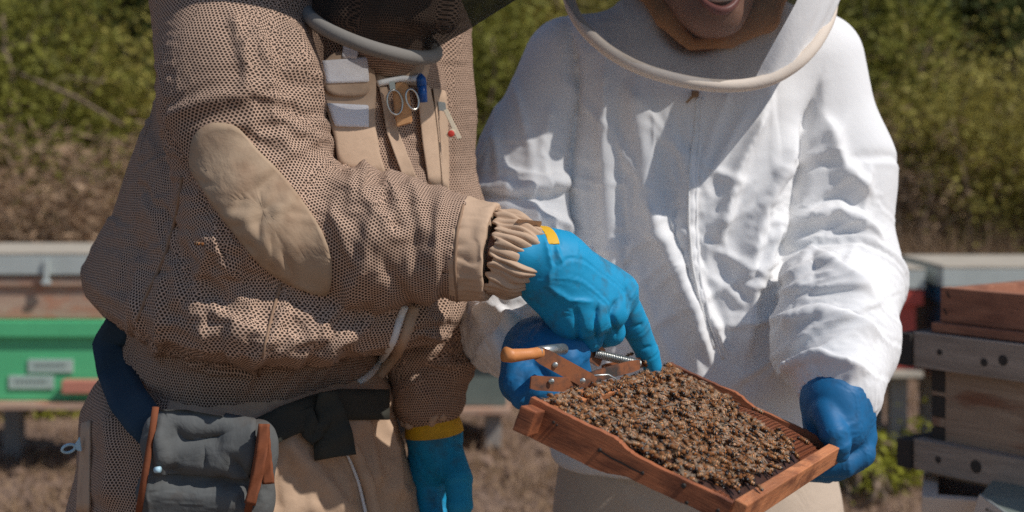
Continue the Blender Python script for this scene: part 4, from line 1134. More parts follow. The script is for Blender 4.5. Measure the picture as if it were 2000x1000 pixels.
# ------------------------------------------------------------------ frame grip tool
MAT['grip_orange'] = m_plain('worn_orange_paint', (0.62, 0.24, 0.075), .5, .3, 60, .3, 200)
b = NB('rusty_orange_steel'); nz = b.noise(55, 6, .65); nz2 = b.noise(18, 4)
c = b.mix(b.ramp(b.math('MULTIPLY_ADD', nz2, .5, b.math('MULTIPLY', nz, .5)), [(.46, 0.0), (.60, 1.0)]), (0.36, 0.13, 0.055), (0.075, 0.06, 0.052))
MAT['grip_rust'] = b.set(c, .5, b.bump(nz, .3, .001), .35)
MAT['zinc'] = m_plain('zinc_rod', (0.52, 0.52, 0.48), .35, .2, 40, .1, 300, .9)
grip = empty('frame_grip', P(1110, 745, 1.50), 'rusty orange steel frame grip clamped on the top bar of the bee frame', 'tool')
def plate(name, p, q, wid, th, mat, bow=0.0, n=10, holes=()):
    """a bent flat steel strip standing roughly upright from p to q"""
    p = Vector(p); q = Vector(q); t = (q - p).normalized(); up = Vector((0, 0, 1)); up = (up - t * up.dot(t)).normalized(); nn = t.cross(up)
    bm = bmesh.new(); rows = []
    for k in range(n + 1):
        s_ = k / n; c_ = p.lerp(q, s_) + nn * bow * math.sin(math.pi * s_)
        w_ = wid * (1 if .04 < s_ < .96 else .82)
        rows.append([bm.verts.new(c_ + up * w_ / 2 + nn * th / 2), bm.verts.new(c_ + up * w_ / 2 - nn * th / 2), bm.verts.new(c_ - up * w_ / 2 - nn * th / 2), bm.verts.new(c_ - up * w_ / 2 + nn * th / 2)])
    for k in range(n):
        for a in range(4): bm.faces.new((rows[k][a], rows[k][(a + 1) % 4], rows[k + 1][(a + 1) % 4], rows[k + 1][a]))
    bm.faces.new(rows[0][::-1]); bm.faces.new(rows[-1]); bmesh.ops.recalc_face_normals(bm, faces=bm.faces)
    me = bpy.data.meshes.new(name); bm.to_mesh(me); bm.free()
    return link_mesh(name, me, mat, grip)
tube('handle', [P(986, 692, 1.46), P(1000, 695, 1.465), P(1030, 692, 1.475), P(1058, 688, 1.485)], [.0080, .0072, .0060, .0058], MAT['grip_orange'], grip, 14)
a1 = plate('arm', P(1050, 690, 1.480), P(1160, 750, 1.50), .0175, .0022, MAT['grip_rust'])
a2 = plate('arm', P(1036, 747, 1.470), P(1130, 752, 1.50), .0150, .0022, MAT['grip_rust'], .004)
plate('jaw', P(1125, 748, 1.51), P(1248, 712, 1.60), .0130, .0022, MAT['grip_rust'], -.003)
plate('arm', P(1148, 682, 1.60), P(1176, 700, 1.615), .022, .0022, MAT['grip_rust'])
plate('jaw', P(1176, 722, 1.62), P(1262, 706, 1.66), .012, .0022, MAT['grip_rust'])
tube('pivot_rod', [P(1050, 688, 1.482), P(1076, 684, 1.50), P(1100, 682, 1.53)], .0062, MAT['zinc'], grip, 12)
def coil(p, q, r, turns, wr):
    p = Vector(p); q = Vector(q); t = (q - p).normalized(); u = t.orthogonal().normalized(); w_ = t.cross(u); pts = []
    for k in range(turns * 10 + 1):
        a = 2 * math.pi * k / 10; pts.append(p.lerp(q, k / (turns * 10)) + (u * math.cos(a) + w_ * math.sin(a)) * r)
    return tube_mesh(pts, wr, 5)
link_mesh('spring', py_mesh('spring', *coil(P(1160, 690, 1.605), P(1250, 711, 1.63), .0042, 26, .0011)), MAT['zinc'], grip)
tube('wire_hook', [P(1140, 738, 1.50), P(1165, 733, 1.50), P(1188, 732, 1.505), P(1203, 740, 1.51), P(1204, 752, 1.51)], .0011, MAT['zinc'], grip, 6)
for (x, y, Y_, par) in ((1084, 713, 1.4865, a1), (1077, 745, 1.477, a2), (1138, 744, 1.488, a1)):
    bm = bmesh.new(); bmesh.ops.create_uvsphere(bm, u_segments=10, v_segments=6, radius=.0032)
    for v in bm.verts: v.co.y *= .5; v.co = v.co + PV(x, y, Y_ - .003)
    me = bpy.data.meshes.new('rivet'); bm.to_mesh(me); bm.free(); link_mesh('rivet', me, MAT['zinc'], par)
# ------------------------------------------------------------------ what the jackets carry
bpy.context.view_layer.update()
bvJ = bvh_of(jacket); bvT = bvh_of(trousers); bvS = bvh_of(suit)
MAT['leather'] = m_plain('tan_leather', (0.56, 0.30, 0.13), .6, .15, 40, .4, 400)
MAT['seam'] = m_plain('seam_thread', (0.30, 0.19, 0.12), .9, .2, 80)
MAT['pale_cord'] = m_plain('pale_cord', (0.75, 0.66, 0.5), .8, .1, 60)
MAT['red'] = m_plain('red_enamel', (0.55, 0.05, 0.03), .35, .1)
MAT['pen_blue'] = m_plain('blue_plastic', (0.01, 0.09, 0.34), .3, .05)
MAT['pale_blue'] = m_plain('pale_blue_plastic', (0.42, 0.62, 0.72), .4, .1)
patch = drape('elbow_patch', [(372, 300), (380, 265), (402, 245), (435, 240), (468, 252), (500, 290), (545, 335), (590, 392), (628, 450), (647, 505), (646, 560), (632, 577), (590, 566), (540, 540), (500, 508), (462, 460), (425, 410), (392, 362), (374, 328)],
              bvJ, MAT['tan_patch'], jacket, .0035, .004, 12, 110, True)
# stitched seams
drape_line('seam', [(355, 345), (345, 420), (322, 500), (285, 580), (262, 640)], bvJ, MAT['seam'], jacket, .0022, .0006)
drape_line('seam', [(548, 555), (530, 620), (512, 700), (505, 735)], bvJ, MAT['seam'], jacket, .0018, .0005)
drape_line('seam', [(905, 400), (893, 450), (888, 520), (893, 588)], bvJ, MAT['seam'], jacket, .0018, .0006, 1.5)
# phone pocket with its velcro
pk = drape('phone_pocket', [(632, 150), (640, 118), (665, 102), (700, 102), (722, 118), (735, 155), (733, 230), (742, 300), (748, 340), (672, 330), (655, 270), (640, 215), (628, 180)], bvJ, MAT['tan'], jacket, .010, .010, 6, 72, True, 1.62, fit=True)
fl = drape('pocket_flap', [(640, 120), (700, 112), (716, 140), (722, 182), (680, 190), (640, 178)], bvJ, MAT['tan'], pk, .0165, .008, 5, 48, True, 1.62, fit=True, surf=SURF['phone_pocket'])
drape('velcro', [(634, 122), (720, 115), (723, 163), (640, 166)], bvJ, MAT['velcro'], fl, .0185, .002, 4, 48, False, 1.62, fit=True, surf=SURF['phone_pocket'])
drape('velcro_tab', [(676, 66), (706, 70), (700, 118), (672, 116)], bvJ, MAT['velcro'], fl, .0190, .002, 4, 40, False, 1.62, fit=True, surf=SURF['phone_pocket'])
drape('velcro', [(641, 203), (722, 207), (722, 250), (657, 248)], bvJ, MAT['velcro'], pk, .0125, .002, 4, 48, False, 1.62, fit=True, surf=SURF['phone_pocket'])
# pen pockets, straps and the upper zip
drape('yoke', [(735, 150), (750, 122), (800, 128), (838, 100), (835, 150), (815, 168), (770, 160), (740, 170)], bvJ, MAT['tan'], jacket, .006, .006, 5, 56, True, 1.66, fit=True)
pp = drape('pen_pocket', [(815, 172), (840, 168), (858, 250), (868, 360), (838, 362), (826, 280)], bvJ, MAT['tan'], jacket, .009, .009, 5, 56, False, 1.66, fit=True)
drape('pocket_panel', [(846, 172), (872, 178), (880, 280), (876, 378), (866, 372), (856, 260)], bvJ, MAT['tan'], jacket, .006, .006, 5, 56, False, 1.68, fit=True)
drape('strap', [(742, 172), (756, 170), (772, 240), (815, 350), (790, 352), (757, 262)], bvJ, MAT['tan'], jacket, .007, .007, 5, 56, False, 1.64, fit=True)
z1 = drape_line('chest_zip', [(738, 164), (760, 158), (785, 152), (808, 157), (822, 148)], bvJ, MAT['zip'], jacket, .0040, .009, 1.64)
z2 = drape_line('front_zip', [(790, 598), (778, 630), (768, 665), (748, 700), (722, 732), (700, 748)], bvJ, MAT['zip'], jacket, .0048, .001, 1.62)
drape_line('zip_flap', [(808, 598), (792, 650), (770, 700), (735, 740)], bvJ, MAT['tan'], jacket, .0075, .000, 1.64)
def first_hit(bv, px, py, dflt):
    O = Vector((0, 0, HC)); d = (PV(px, py, 1) - O).normalized(); l, n_, i, s_ = bv.ray_cast(O, d)
    return l.y if l is not None else dflt
yk = min(first_hit(bvJ, 775, 200, 1.62), 1.68) - .016
key = empty('key_fob', P(785, 200, yk), 'tan leather fob with two steel rings hanging on the beige chest zip', 'key fob')
def loopring(name, cx, cy, rx, ry, Y, tilt, r, mat, par):
    pts = [PV(cx + rx * math.cos(a) + tilt * ry * math.sin(a), cy + ry * math.sin(a), Y + .004 * math.cos(a)) for a in np.linspace(0, 2 * math.pi, 28, endpoint=False)]
    return tube(name, pts, r, mat, par, 8, True)
def slab(name, quad, Y0, th, mat, par, bev=.0015):
    bm = bmesh.new(); A = [bm.verts.new(PV(x, y, Y0)) for x, y in quad]; B = [bm.verts.new(PV(x, y, Y0 + th)) for x, y in quad]; n = len(quad)
    bm.faces.new(A); bm.faces.new(B[::-1])
    for k in range(n): bm.faces.new((A[k], A[(k + 1) % n], B[(k + 1) % n], B[k]))
    bmesh.ops.recalc_face_normals(bm, faces=bm.faces); bmesh.ops.bevel(bm, geom=list(bm.edges), offset=bev, segments=2, affect='EDGES')
    me = bpy.data.meshes.new(name); bm.to_mesh(me); bm.free(); return link_mesh(name, me, mat, par)
slab('leather_tab', [(766, 176), (772, 162), (792, 160), (799, 172), (806, 240), (774, 249)], yk + .002, .005, MAT['leather'], key)
loopring('ring', 771, 200, 15, 24, yk - .003, .1, .0013, MAT['steel'], key); loopring('ring', 805, 194, 12, 20, yk, .2, .0013, MAT['steel'], key)
slab('zip_pull', [(759, 160), (771, 158), (773, 178), (763, 180)], yk - .002, .003, MAT['steel'], z1, .0006)
yp = min(first_hit(bvJ, 822, 160, 1.66), 1.70) - .012
pen = empty('pen', P(824, 175, yp), 'blue pen tip standing in the narrow beige chest pocket', 'pen')
tube('barrel', [P(826, 200, yp), P(824, 168, yp)], .0056, MAT['pen_blue'], pen, 12)
tube('cap', [P(824, 168, yp), P(822, 152, yp), P(821, 144, yp)], [.0062, .0058, .002], MAT['pen_blue'], pen, 12)
# the fob on the side zip: cord and a pale tag with a red dot
ys = min(first_hit(bvJ, 868, 205, 1.70), 1.74) - .010
zp = slab('zip_slider', [(855, 198), (870, 200), (872, 218), (857, 216)], ys, .004, MAT['steel'], jacket, .0008)
slab('pull_tape', [(866, 216), (874, 212), (902, 270), (893, 272)], ys - .002, .002, MAT['pale_cord'], zp, .0005)
tg = slab('pull_tag', [(870, 262), (882, 250), (890, 258), (880, 274)], ys - .003, .002, MAT['pale_cord'], zp, .0005)
bm = bmesh.new(); bmesh.ops.create_uvsphere(bm, u_segments=12, v_segments=8, radius=.0042)
for v in bm.verts: v.co.y *= .35; v.co = v.co + PV(881, 261, ys - .0035)
me = bpy.data.meshes.new('red_dot'); bm.to_mesh(me); bm.free(); link_mesh('red_dot', me, MAT['red'], zp)

# trousers: fly zip, side pocket panel with its pale zip pull
drape_line('fly_zip', [(655, 845), (680, 890), (700, 940), (716, 1010)], bvT, MAT['zip'], trousers, .0022, .002, 1.62)
drape_line('fly_flap', [(668, 842), (700, 895), (722, 950), (735, 1015)], bvT, MAT['tan'], trousers, .0085, .000, 1.62)
drape('pocket_panel', [(160, 826), (178, 820), (176, 1000), (150, 1000)], bvT, MAT['tan'], trousers, .004, .004, 4, 40, False, 1.72, fit=True)
ypz = first_hit(bvT, 165, 870, 1.74) - .012
sp = slab('zip_pull', [(146, 868), (156, 852), (160, 882), (150, 880)], ypz, .004, MAT['pale_blue'], trousers, .0008)
loopring('pull_ring', 134, 876, 12, 8, ypz, -.5, .0018, MAT['pale_blue'], sp)

# --- belt of dark webbing with a hanging tail, navy sash and the denim pouch
belt = empty('belt', P(640, 820, 1.58), 'dark olive webbing belt knotted in front with a hanging tail', 'belt')
def strip(name, pts, wid, mat, par, th=.003, n=24, sag=0.0, seed=0):
    """a cloth strap: centre line (px, py, Y), width in m, facing the camera side"""
    pts = np.array(pts, float); s_ = np.r_[0, np.cumsum(np.linalg.norm(np.diff(pts[:, :2], axis=0), axis=1))]
    q = np.linspace(0, s_[-1], n); C = [PV(*[np.interp(v, s_, pts[:, a]) for a in range(3)]) for v in q]
    W_ = np.interp(q, s_, wid if hasattr(wid, '__len__') else [wid] * len(pts))
    rnd = np.random.default_rng(seed); V = []; Fc = []
    for k in range(n):
        t = (C[min(k + 1, n - 1)] - C[max(k - 1, 0)]).normalized(); view = (C[k] - Vector((0, 0, HC))).normalized()
        sd = t.cross(view).normalized(); out = -view
        for j, a in enumerate((-1, -.5, 0, .5, 1)):
            V.append(C[k] + sd * a * W_[k] / 2 + out * (.0022 * math.sin(k * .7 + a * 2 + seed)))
    m_ = 5
    for k in range(n - 1):
        for j in range(4): Fc.append((k * m_ + j, k * m_ + j + 1, (k + 1) * m_ + j + 1, (k + 1) * m_ + j))
    o = link_mesh(name, py_mesh(name, V, Fc), mat, par)
    sm = o.modifiers.new('solidify', 'SOLIDIFY'); sm.thickness = th; sm.offset = 0
    return o
def ty(px, py, up=.01): return first_hit(bvT, px, py, 1.62) - up
strip('strap', [(505, 850, ty(505, 850, .014)), (560, 822, ty(560, 822, .014)), (620, 800, ty(620, 800, .014)), (665, 790, ty(665, 790, .014)), (760, 790, ty(740, 790, .012))], .036, MAT['darkcloth'], belt, seed=1)
strip('tail', [(640, 765, ty(650, 800, .030)), (643, 800, ty(643, 800, .028)), (650, 850, ty(650, 850, .026)), (655, 893, ty(655, 893, .03))], [.020, .034, .046, .048], MAT['darkcloth'], belt, seed=2)
strip('loop', [(592, 800, ty(600, 800, .022)), (610, 850, ty(610, 850, .022)), (640, 800, ty(640, 800, .024))], .022, MAT['darkcloth'], belt, seed=3)
pouch = empty('tool_pouch', P(400, 900, 1.55), 'worn grey denim tool pouch with rust piping slung on a navy strap', 'tool pouch')
MAT['denim'] = m_cloth('worn_grey_denim', (0.115, 0.12, 0.118), dirt=(0.075, 0.05, 0.035), dirt_amt=.65, crease=.55, crease_scale=30, var=.3, dscale=14)
MAT['rust_tape'] = m_cloth('rust_webbing', (0.21, 0.068, 0.030), crease=.3, dirt=(0.15, .05, .03), dirt_amt=.5, dscale=20)
yb = min(first_hit(bvT, 330, 900, 1.62), first_hit(bvT, 480, 900, 1.62)) - .004
f = Field(P(255, 1130, yb - .09) - .02, P(560, 760, yb + .04) + .02, .0042)
f.d[:] = 1
for (x0, y0, x1, y1, r) in ((318, 832, 505, 850, .016), (315, 880, 500, 900, .020), (305, 960, 495, 975, .023), (300, 1050, 490, 1060, .025)):
    f.capsule(P(x0, y0, yb - .012), P(x1, y1, yb - .012), r, r, .03)
V, Q = f.mesh(); Q = orient(V, Q, f)
V = add_folds(V, Q, [([(310, 905), (350, 930), (430, 935), (490, 950)], .010, -.014, (1.2, 2)), ([(340, 830), (360, 860), (420, 852), (440, 845)], .012, -.012, (1.2, 2)),
                     ([(405, 870), (398, 920)], .006, -.006, (1.2, 2)), ([(452, 890), (480, 930), (488, 990)], .010, -.014, (1.2, 2)), ([(300, 840), (320, 890), (310, 930)], .010, .008, (1.2, 2))])
V = crumple(V, Q, f, [(P(300, 850, yb), P(500, 860, yb), .05, .06, .07), (P(300, 1000, yb), P(500, 1000, yb), .04, .05, .07)], 90, .016, .018, .03, seed=6, init=.006, ridge=.5)
bag = subsurf(link_mesh('bag', mesh_np('bag', V, Q), MAT['denim'], pouch))
bpy.context.view_layer.update(); bvB = bvh_of(bag)
drape('flap', [(312, 800), (360, 800), (430, 812), (500, 822), (498, 880), (488, 935), (420, 930), (350, 925), (305, 928), (302, 860)], bvB, MAT['denim'], pouch, .006, .006, 10, 90, False, yb - .03)
for nm, ln, r in (('piping', [(304, 795), (296, 850), (286, 910), (270, 1005)], .0038), ('piping', [(512, 830), (505, 880), (495, 940), (484, 1000)], .0042)):
    tube(nm, [P(x, y, yb - .040) for x, y in ln], r, MAT['rust_tape'], pouch, 8)
strip('pull_strap', [(516, 828, yb - .050), (512, 880, yb - .056), (503, 930, yb - .058), (488, 985, yb - .060)], .0115, MAT['rust_tape'], pouch, .002, seed=5)
strip('pull_strap', [(517, 830, yb - .046), (520, 880, yb - .048), (524, 945, yb - .050)], [.009, .010, .013], MAT['rust_tape'], pouch, .002, seed=6)
tube('snap', [P(313, 917, yb - .045), P(303, 918, yb - .043)], .0035, MAT['pale_blue'], pouch, 8)
strip('navy_strap', [(232, 636, first_hit(bvJ, 240, 636, 1.75) + .06), (212, 672, min(ty(222, 740, .0), first_hit(bvJ, 225, 690, 1.75)) + .010), (224, 722, min(ty(224, 740, .008), first_hit(bvJ, 236, 722, 1.75) - .006)), (250, 780, min(ty(250, 800, .012), first_hit(bvJ, 262, 780, 1.7) - .006)), (278, 818, ty(278, 850, .016)), (305, 850, ty(312, 850, .016))], [.034, .038, .042, .044, .042, .038], MAT['navy'], pouch, .003, 30, seed=4)

# --- white suit: zip with its slider under the hoop
zs = drape_line('zip', [(1362, 190), (1358, 250), (1348, 310), (1345, 380), (1345, 440), (1352, 520), (1370, 600), (1395, 680)], bvS, MAT['zip'], suit, .0020, .0002, 1.88)
drape_line('zip_placket', [(1372, 190), (1368, 260), (1360, 330), (1358, 440), (1366, 540), (1388, 630), (1412, 700)], bvS, MAT['white'], suit, .0030, -.0016, 1.88)
yz = first_hit(bvS, 1355, 186, 1.86) - .006
MAT['brass'] = m_plain('old_brass', (0.30, 0.19, 0.12), .4, .2, 40, .1, 300, .8)
sl = slab('zip_slider', [(1350, 176), (1366, 178), (1364, 190), (1352, 190)], yz, .004, MAT['brass'], zs, .0008)
slab('pull_tab', [(1353, 184), (1358, 186), (1343, 202), (1338, 200)], yz - .003, .002, MAT['brass'], sl, .0004)
# ruched elastic at the wrists
def ruffle(name, c, ax, r, mat, par, n=26, wr=.0042):
    c = Vector(c); t = Vector(ax).normalized(); u = t.orthogonal().normalized(); w_ = t.cross(u); pts = []
    m_ = n * 6
    for k in range(m_):
        a = 2 * math.pi * k / m_; q = math.sin(k / 6 * 2 * math.pi)
        pts.append(c + (u * math.cos(a) + w_ * math.sin(a)) * (r + .0016 * q) + t * .0022 * math.cos(k / 6 * 2 * math.pi + .5))
    return tube(name, pts, wr, mat, par, 7, True)
ruffle('elastic_cuff', P(1056, 690, 1.640), Vector(P(1072, 690, 1.60)) - Vector(rw_l), .0405, MAT['white'], suit)
ruffle('elastic_cuff', P(1638, 773, 1.690), Vector(P(1640, 830, 1.665)) - Vector(rw_r), .0425, MAT['white'], suit)
# boots
MAT['boot'] = m_rubber('dark_boot_rubber', (0.03, 0.035, 0.03), .5)
for (par, X, Y_) in ((keeper, 315, 1.80), (keeper, 655, 1.80), (helper, 1245, 2.02), (helper, 1480, 2.02)):
    x = (X - 1000) / F * Y_; f = Field((x - .1, Y_ - .24, -.01), (x + .1, Y_ + .12, .30), .006)
    f.capsule((x, Y_, .26), (x, Y_ + .01, .07), .058, .048, .02); f.capsule((x, Y_ + .02, .045), (x, Y_ - .15, .042), .045, .044, .03); f.plane_cut((0, 0, .004), (0, 0, -1), .006)
    V, Q = f.mesh(); Q = orient(V, Q, f); link_mesh('boot', mesh_np('boot', V, Q), MAT['boot'], par)
# ------------------------------------------------------------------ hives
MAT['galv'] = m_plain('weathered_zinc', (0.52, 0.56, 0.53), .45, .2, 9, .15, 60, .25)
MAT['green_paint'] = m_plain('green_paint', (0.10, 0.50, 0.22), .45, .18, 6, .15, 60)
MAT['red_paint'] = m_plain('red_paint', (0.56, 0.085, 0.06), .55, .2, 6, .15, 60)
MAT['navy_paint'] = m_plain('blue_paint', (0.02, 0.10, 0.21), .5, .2, 6, .15, 60)
MAT['cream_lid'] = m_plain('cream_lid', (0.50, 0.44, 0.35), .6, .22, 7, .2, 60)
MAT['grey_paint'] = m_plain('grey_green_paint', (0.13, 0.16, 0.14), .6, .25, 7, .2, 60)
MAT['bare_pine'] = m_wood('weathered_pine', (0.34, 0.21, 0.15), (0.62, 0.45, 0.33), 0, .8, (0.50, 0.17, 0.08), .55, .5)
MAT['concrete'] = m_plain('concrete_block', (0.30, 0.27, 0.24), .9, .2, 20, .6, 90)
MAT['plate_white'] = m_plain('faded_white_plate', (0.42, 0.52, 0.46), .6, .15, 60)
MAT['salmon'] = m_plain('salmon_paint', (0.55, 0.22, 0.15), .6, .1)
MAT['print_grey'] = m_plain('faded_print', (0.22, 0.27, 0.24), .7, .2)
def hive(label, loc, rz, w_, d_, tiers, lid, legs=.25, group=None):
    """tiers from below: (height, material, lip material or None); lid: (height, top mat, skirt mat, overhang)"""
    o = empty('beehive', loc, label, 'beehive', group); o.rotation_euler[2] = rz
    z = legs
    for sx in (-1, 1):
        for sy in (-1, 1): bm_obj('stand_leg', lambda bm: box_bm(bm, T(sx * (w_ / 2 - .06), sy * (d_ / 2 - .06), legs / 2 - .02), .07, .07, legs + .038, .004), MAT['concrete'], o)
    bm_obj('bottom_board', lambda bm: box_bm(bm, T(0, -.02, z + .014), w_ + .03, d_ + .07, .026, .003), MAT['bare_pine'] if tiers[0][1] is not MAT['red_paint'] else MAT['cream_lid'], o)
    z += .0285
    for (h, m, lip) in tiers:
        t = .025
        body = None
        for nm, M_, sz in (('front_board', T(0, -d_ / 2 + t / 2, z + h / 2), (w_, t, h - .003)), ('back_board', T(0, d_ / 2 - t / 2, z + h / 2), (w_, t, h - .003)),
                           ('side_board', T(-w_ / 2 + t / 2, 0, z + h / 2), (t, d_ - 2 * t - .001, h - .003)), ('side_board', T(w_ / 2 - t / 2, 0, z + h / 2), (t, d_ - 2 * t - .001, h - .003))):
            b = bm_obj(nm, lambda bm: box_bm(bm, M_, *sz, bevel=.003), m, o)
        if lip:
            for sy in (-1, 1): bm_obj('rim_batten', lambda bm: box_bm(bm, T(0, sy * (d_ / 2 + .0125), z + h - .036), w_ + .05, .0235, .062, .004), lip, o)
            for sx in (-1, 1): bm_obj('rim_batten', lambda bm: box_bm(bm, T(sx * (w_ / 2 + .0125), 0, z + h - .036), .0235, d_ - .001, .062, .004), lip, o)
        z += h
    h, tm, sm, ov = lid
    bm_obj('lid', lambda bm: box_bm(bm, T(0, 0, z + h - .006), w_ + ov * 2, d_ + ov * 2, .0115, .003), tm, o)
    for sy in (-1, 1): bm_obj('lid_skirt', lambda bm: box_bm(bm, T(0, sy * (d_ / 2 + ov - .004), z + (h - .013) / 2), w_ + ov * 2, .0075, h - .014, .002), sm, o)
    for sx in (-1, 1): bm_obj('lid_skirt', lambda bm: box_bm(bm, T(sx * (w_ / 2 + ov - .004), 0, z + (h - .013) / 2), .0075, d_ + ov * 2 - .017, h - .014, .002), sm, o)
    return o, z
gx = (60 - 1000) / F * 5.5
hg, zt = hive('green beehive with a bare wooden super and zinc lid', (gx, 5.5 + .26, 0), 0.0, .56, .50, [(.315, MAT['green_paint'], MAT['green_paint']), (.175, MAT['bare_pine'], None)], (.088, MAT['cream_lid'], MAT['galv'], .03), .285)
bm_obj('clasp', lambda bm: (box_bm(bm, T(.07, -.288, zt + .015), .022, .012, .085, .003), box_bm(bm, T(.07, -.289, zt - .030), .034, .018, .016, .003)), MAT['galv'], hg)
bm_obj('top_batten', lambda bm: box_bm(bm, T(0, -.2585, zt - .028), .56, .016, .034, .003), MAT['bare_pine'], hg)
for (x, z, w_) in ((.075, .448, .175), (.0, .385, .175)):
    pl = bm_obj('name_plate', lambda bm: box_bm(bm, T(x, -.2545, z), w_, .006, .052, .002), MAT['plate_white'], hg)
    bm_obj('printing', lambda bm: [box_bm(bm, T(x - w_ * .32 + k * w_ * .09, -.2582, z + .004), w_ * .06, .0012, .014) for k in range(8)], MAT['print_grey'], pl)
bm_obj('landing_board', lambda bm: box_bm(bm, T(.245, -.29, .375), .22, .05, .052, .006), MAT['salmon'], hg)
# a second hive of that row, mostly hidden by the man
hive('brown wooden beehive behind the beige jacket, in line with the green hive', ((-350) / F * 5.9, 6.1, 0), .05, .50, .48, [(.30, MAT['bare_pine'], MAT['bare_pine'])], (.08, MAT['galv'], MAT['galv'], .02), .27)
hive('low grey green box hive between the two people, on short legs', ((925 - 1000) / F * 6.2 - .03, 6.45, 0), 0.03, .34, .40, [(.175, MAT['grey_paint'], None)], (.07, MAT['grey_paint'], MAT['grey_paint'], .02), .13)
hive('red beehive with a pale lid beside the blue one', (1.654 - .28, 5.7 + .27, 0), 0, .50, .50, [(.325, MAT['red_paint'], MAT['red_paint'])], (.086, MAT['cream_lid'], MAT['galv'], .03), .375)
hive('dark blue beehive with a broad cream lid', (1.69 + .32, 5.6 + .30, 0), 0, .56, .54, [(.365, MAT['navy_paint'], MAT['navy_paint'])], (.086, MAT['cream_lid'], MAT['galv'], .035), .350)

# --- the near wooden hive on the right: stacked boxes with finger joints and battens
TX = Vector((.60, -.80, 0)).normalized(); TN = Vector((-TX.y, TX.x, 0)) * -1       # along the seen face; out of it (towards the camera side)
if TN.dot(Vector((-.3, -1, 0))) < 0: TN = -TN
CN = Vector(((1820 - 1000) / F * 2.4, 2.4, 0))
def near(s_, o_, z): return CN + TX * s_ + TN * o_ + Vector((0, 0, z))
NM = Matrix(((TX.x, -TN.x, 0, CN.x), (TX.y, -TN.y, 0, CN.y), (0, 0, 1, 0), (0, 0, 0, 1)))
nh = bpy.data.objects.new('beehive', None); COL.objects.link(nh); nh.matrix_world = NM
tag(nh, 'weathered unpainted wooden hive box with thick grey battens and finger joints', 'beehive')
zr = lambda y: HC - (y - HORIZ) / F * 2.4
MAT['old_grey'] = m_wood('grey_weathered_wood', (0.23, 0.18, 0.145), (0.50, 0.415, 0.345), 0, .85, None, 0, .8, 1.4, .5)
MAT['old_box'] = m_wood('stained_box_wood', (0.24, 0.16, 0.11), (0.50, 0.37, 0.27), 0, .8, (0.20, 0.07, 0.035), .75, .7, 1.4, .3)
MAT['red_pine'] = m_wood('reddish_pine', (0.27, 0.11, 0.065), (0.46, 0.22, 0.135), 0, .75, (0.10, .04, .03), .4, .8, 1.2)
MAT['end_grain'] = m_plain('dark_end_grain', (0.045, 0.038, 0.033), .9, .4, 60, .5, 300)
LX, DY = .50, .42
z0, z1 = zr(930), zr(648)
def wall(name, M_, sz, mat, par=None): return bm_obj(name, lambda bm: box_bm(bm, M_, *sz, bevel=.002), mat, par or nh)
# seen face board with fingers of the end boards between
fz = [(zr(762), zr(722)), (zr(812), zr(772)), (zr(858), zr(832)), (zr(905), zr(880))]
face = wall('side_board', T(.026 + (LX - .026) / 2, .0125, (z0 + z1) / 2), (LX - .026, .025, z1 - z0 - .002), MAT['old_box'])
zc = z0 + .001
for (a, b_) in fz[::-1] + [(z1 - .001, z1)]:
    if a - zc > .003: wall('finger', T(.0128, .0128, (zc + a) / 2), (.0262, .0250, a - zc - .0012), MAT['old_box'], face)
    zc = b_
for (a, b_) in fz: wall('finger_end', T(.0135, .0118, (a + b_) / 2), (.027, .0262, b_ - a - .001), MAT['end_grain'], face)
wall('end_board', T(.0125, .0255 + (DY - .026) / 2, (z0 + z1) / 2), (.024, DY - .0265, z1 - z0 - .002), MAT['old_box'])
wall('end_board', T(LX - .0125, .0255 + (DY - .026) / 2, (z0 + z1) / 2), (.024, DY - .0265, z1 - z0 - .002), MAT['old_box'])
wall('side_board', T(LX / 2, DY + .0125, (z0 + z1) / 2), (LX, .0245, z1 - z0 - .002), MAT['old_box'])
for (ya, yb_) in ((648, 716), (856, 916)):
    zc_, hh = (zr(ya) + zr(yb_)) / 2, zr(ya) - zr(yb_)
    bt = wall('batten', T(LX / 2 - .010, -.0135, zc_), (LX + .016, .026, hh), MAT['old_grey'])
    wall('end_batten', T(-.0330, .135, zc_ - .001), (.0290, .336, hh - .004), MAT['end_grain'])
    for (s_, r) in (((.035, .0055), (.120, .007), (.155, .009)) if ya == 648 else ((.032, .006), (.105, .011))):
        def knot(bm):
            bmesh.ops.create_cone(bm, cap_ends=True, segments=14, radius1=r, radius2=r * .8, depth=.0016, matrix=T(s_, -.0272, zc_ + random.uniform(-.008, .004)) @ Matrix.Rotation(math.radians(90), 4, 'X'))
        bm_obj('knot', knot, MAT['end_grain'], bt)
lid0 = wall('inner_cover', T(.006 + LX / 2, DY / 2, zr(637)), (LX, DY + .02, zr(628) - zr(646)), MAT['red_pine'])
sup = bm_obj('shallow_super', lambda bm: (box_bm(bm, T(.014 + LX / 2, .016, (zr(560) + zr(627)) / 2), LX, .024, zr(560) - zr(627), .002), box_bm(bm, T(.014 + LX / 2, DY - .01, (zr(560) + zr(627)) / 2), LX, .024, zr(560) - zr(627), .002),
                                         box_bm(bm, T(.027, DY / 2, (zr(560) + zr(627)) / 2), .024, DY - .052, zr(562) - zr(627), .002), box_bm(bm, T(LX, DY / 2, (zr(560) + zr(627)) / 2), .024, DY - .052, zr(562) - zr(627), .002)), MAT['red_pine'], nh)
for (s_, y) in ((.030, 573), (.024, 606)):
    bm_obj('staple', lambda bm: box_bm(bm, T(s_, .0032, zr(y)) @ Matrix.Rotation(math.radians(-32), 4, 'Y'), .0025, .002, .012, .0005), MAT['iron'], sup)
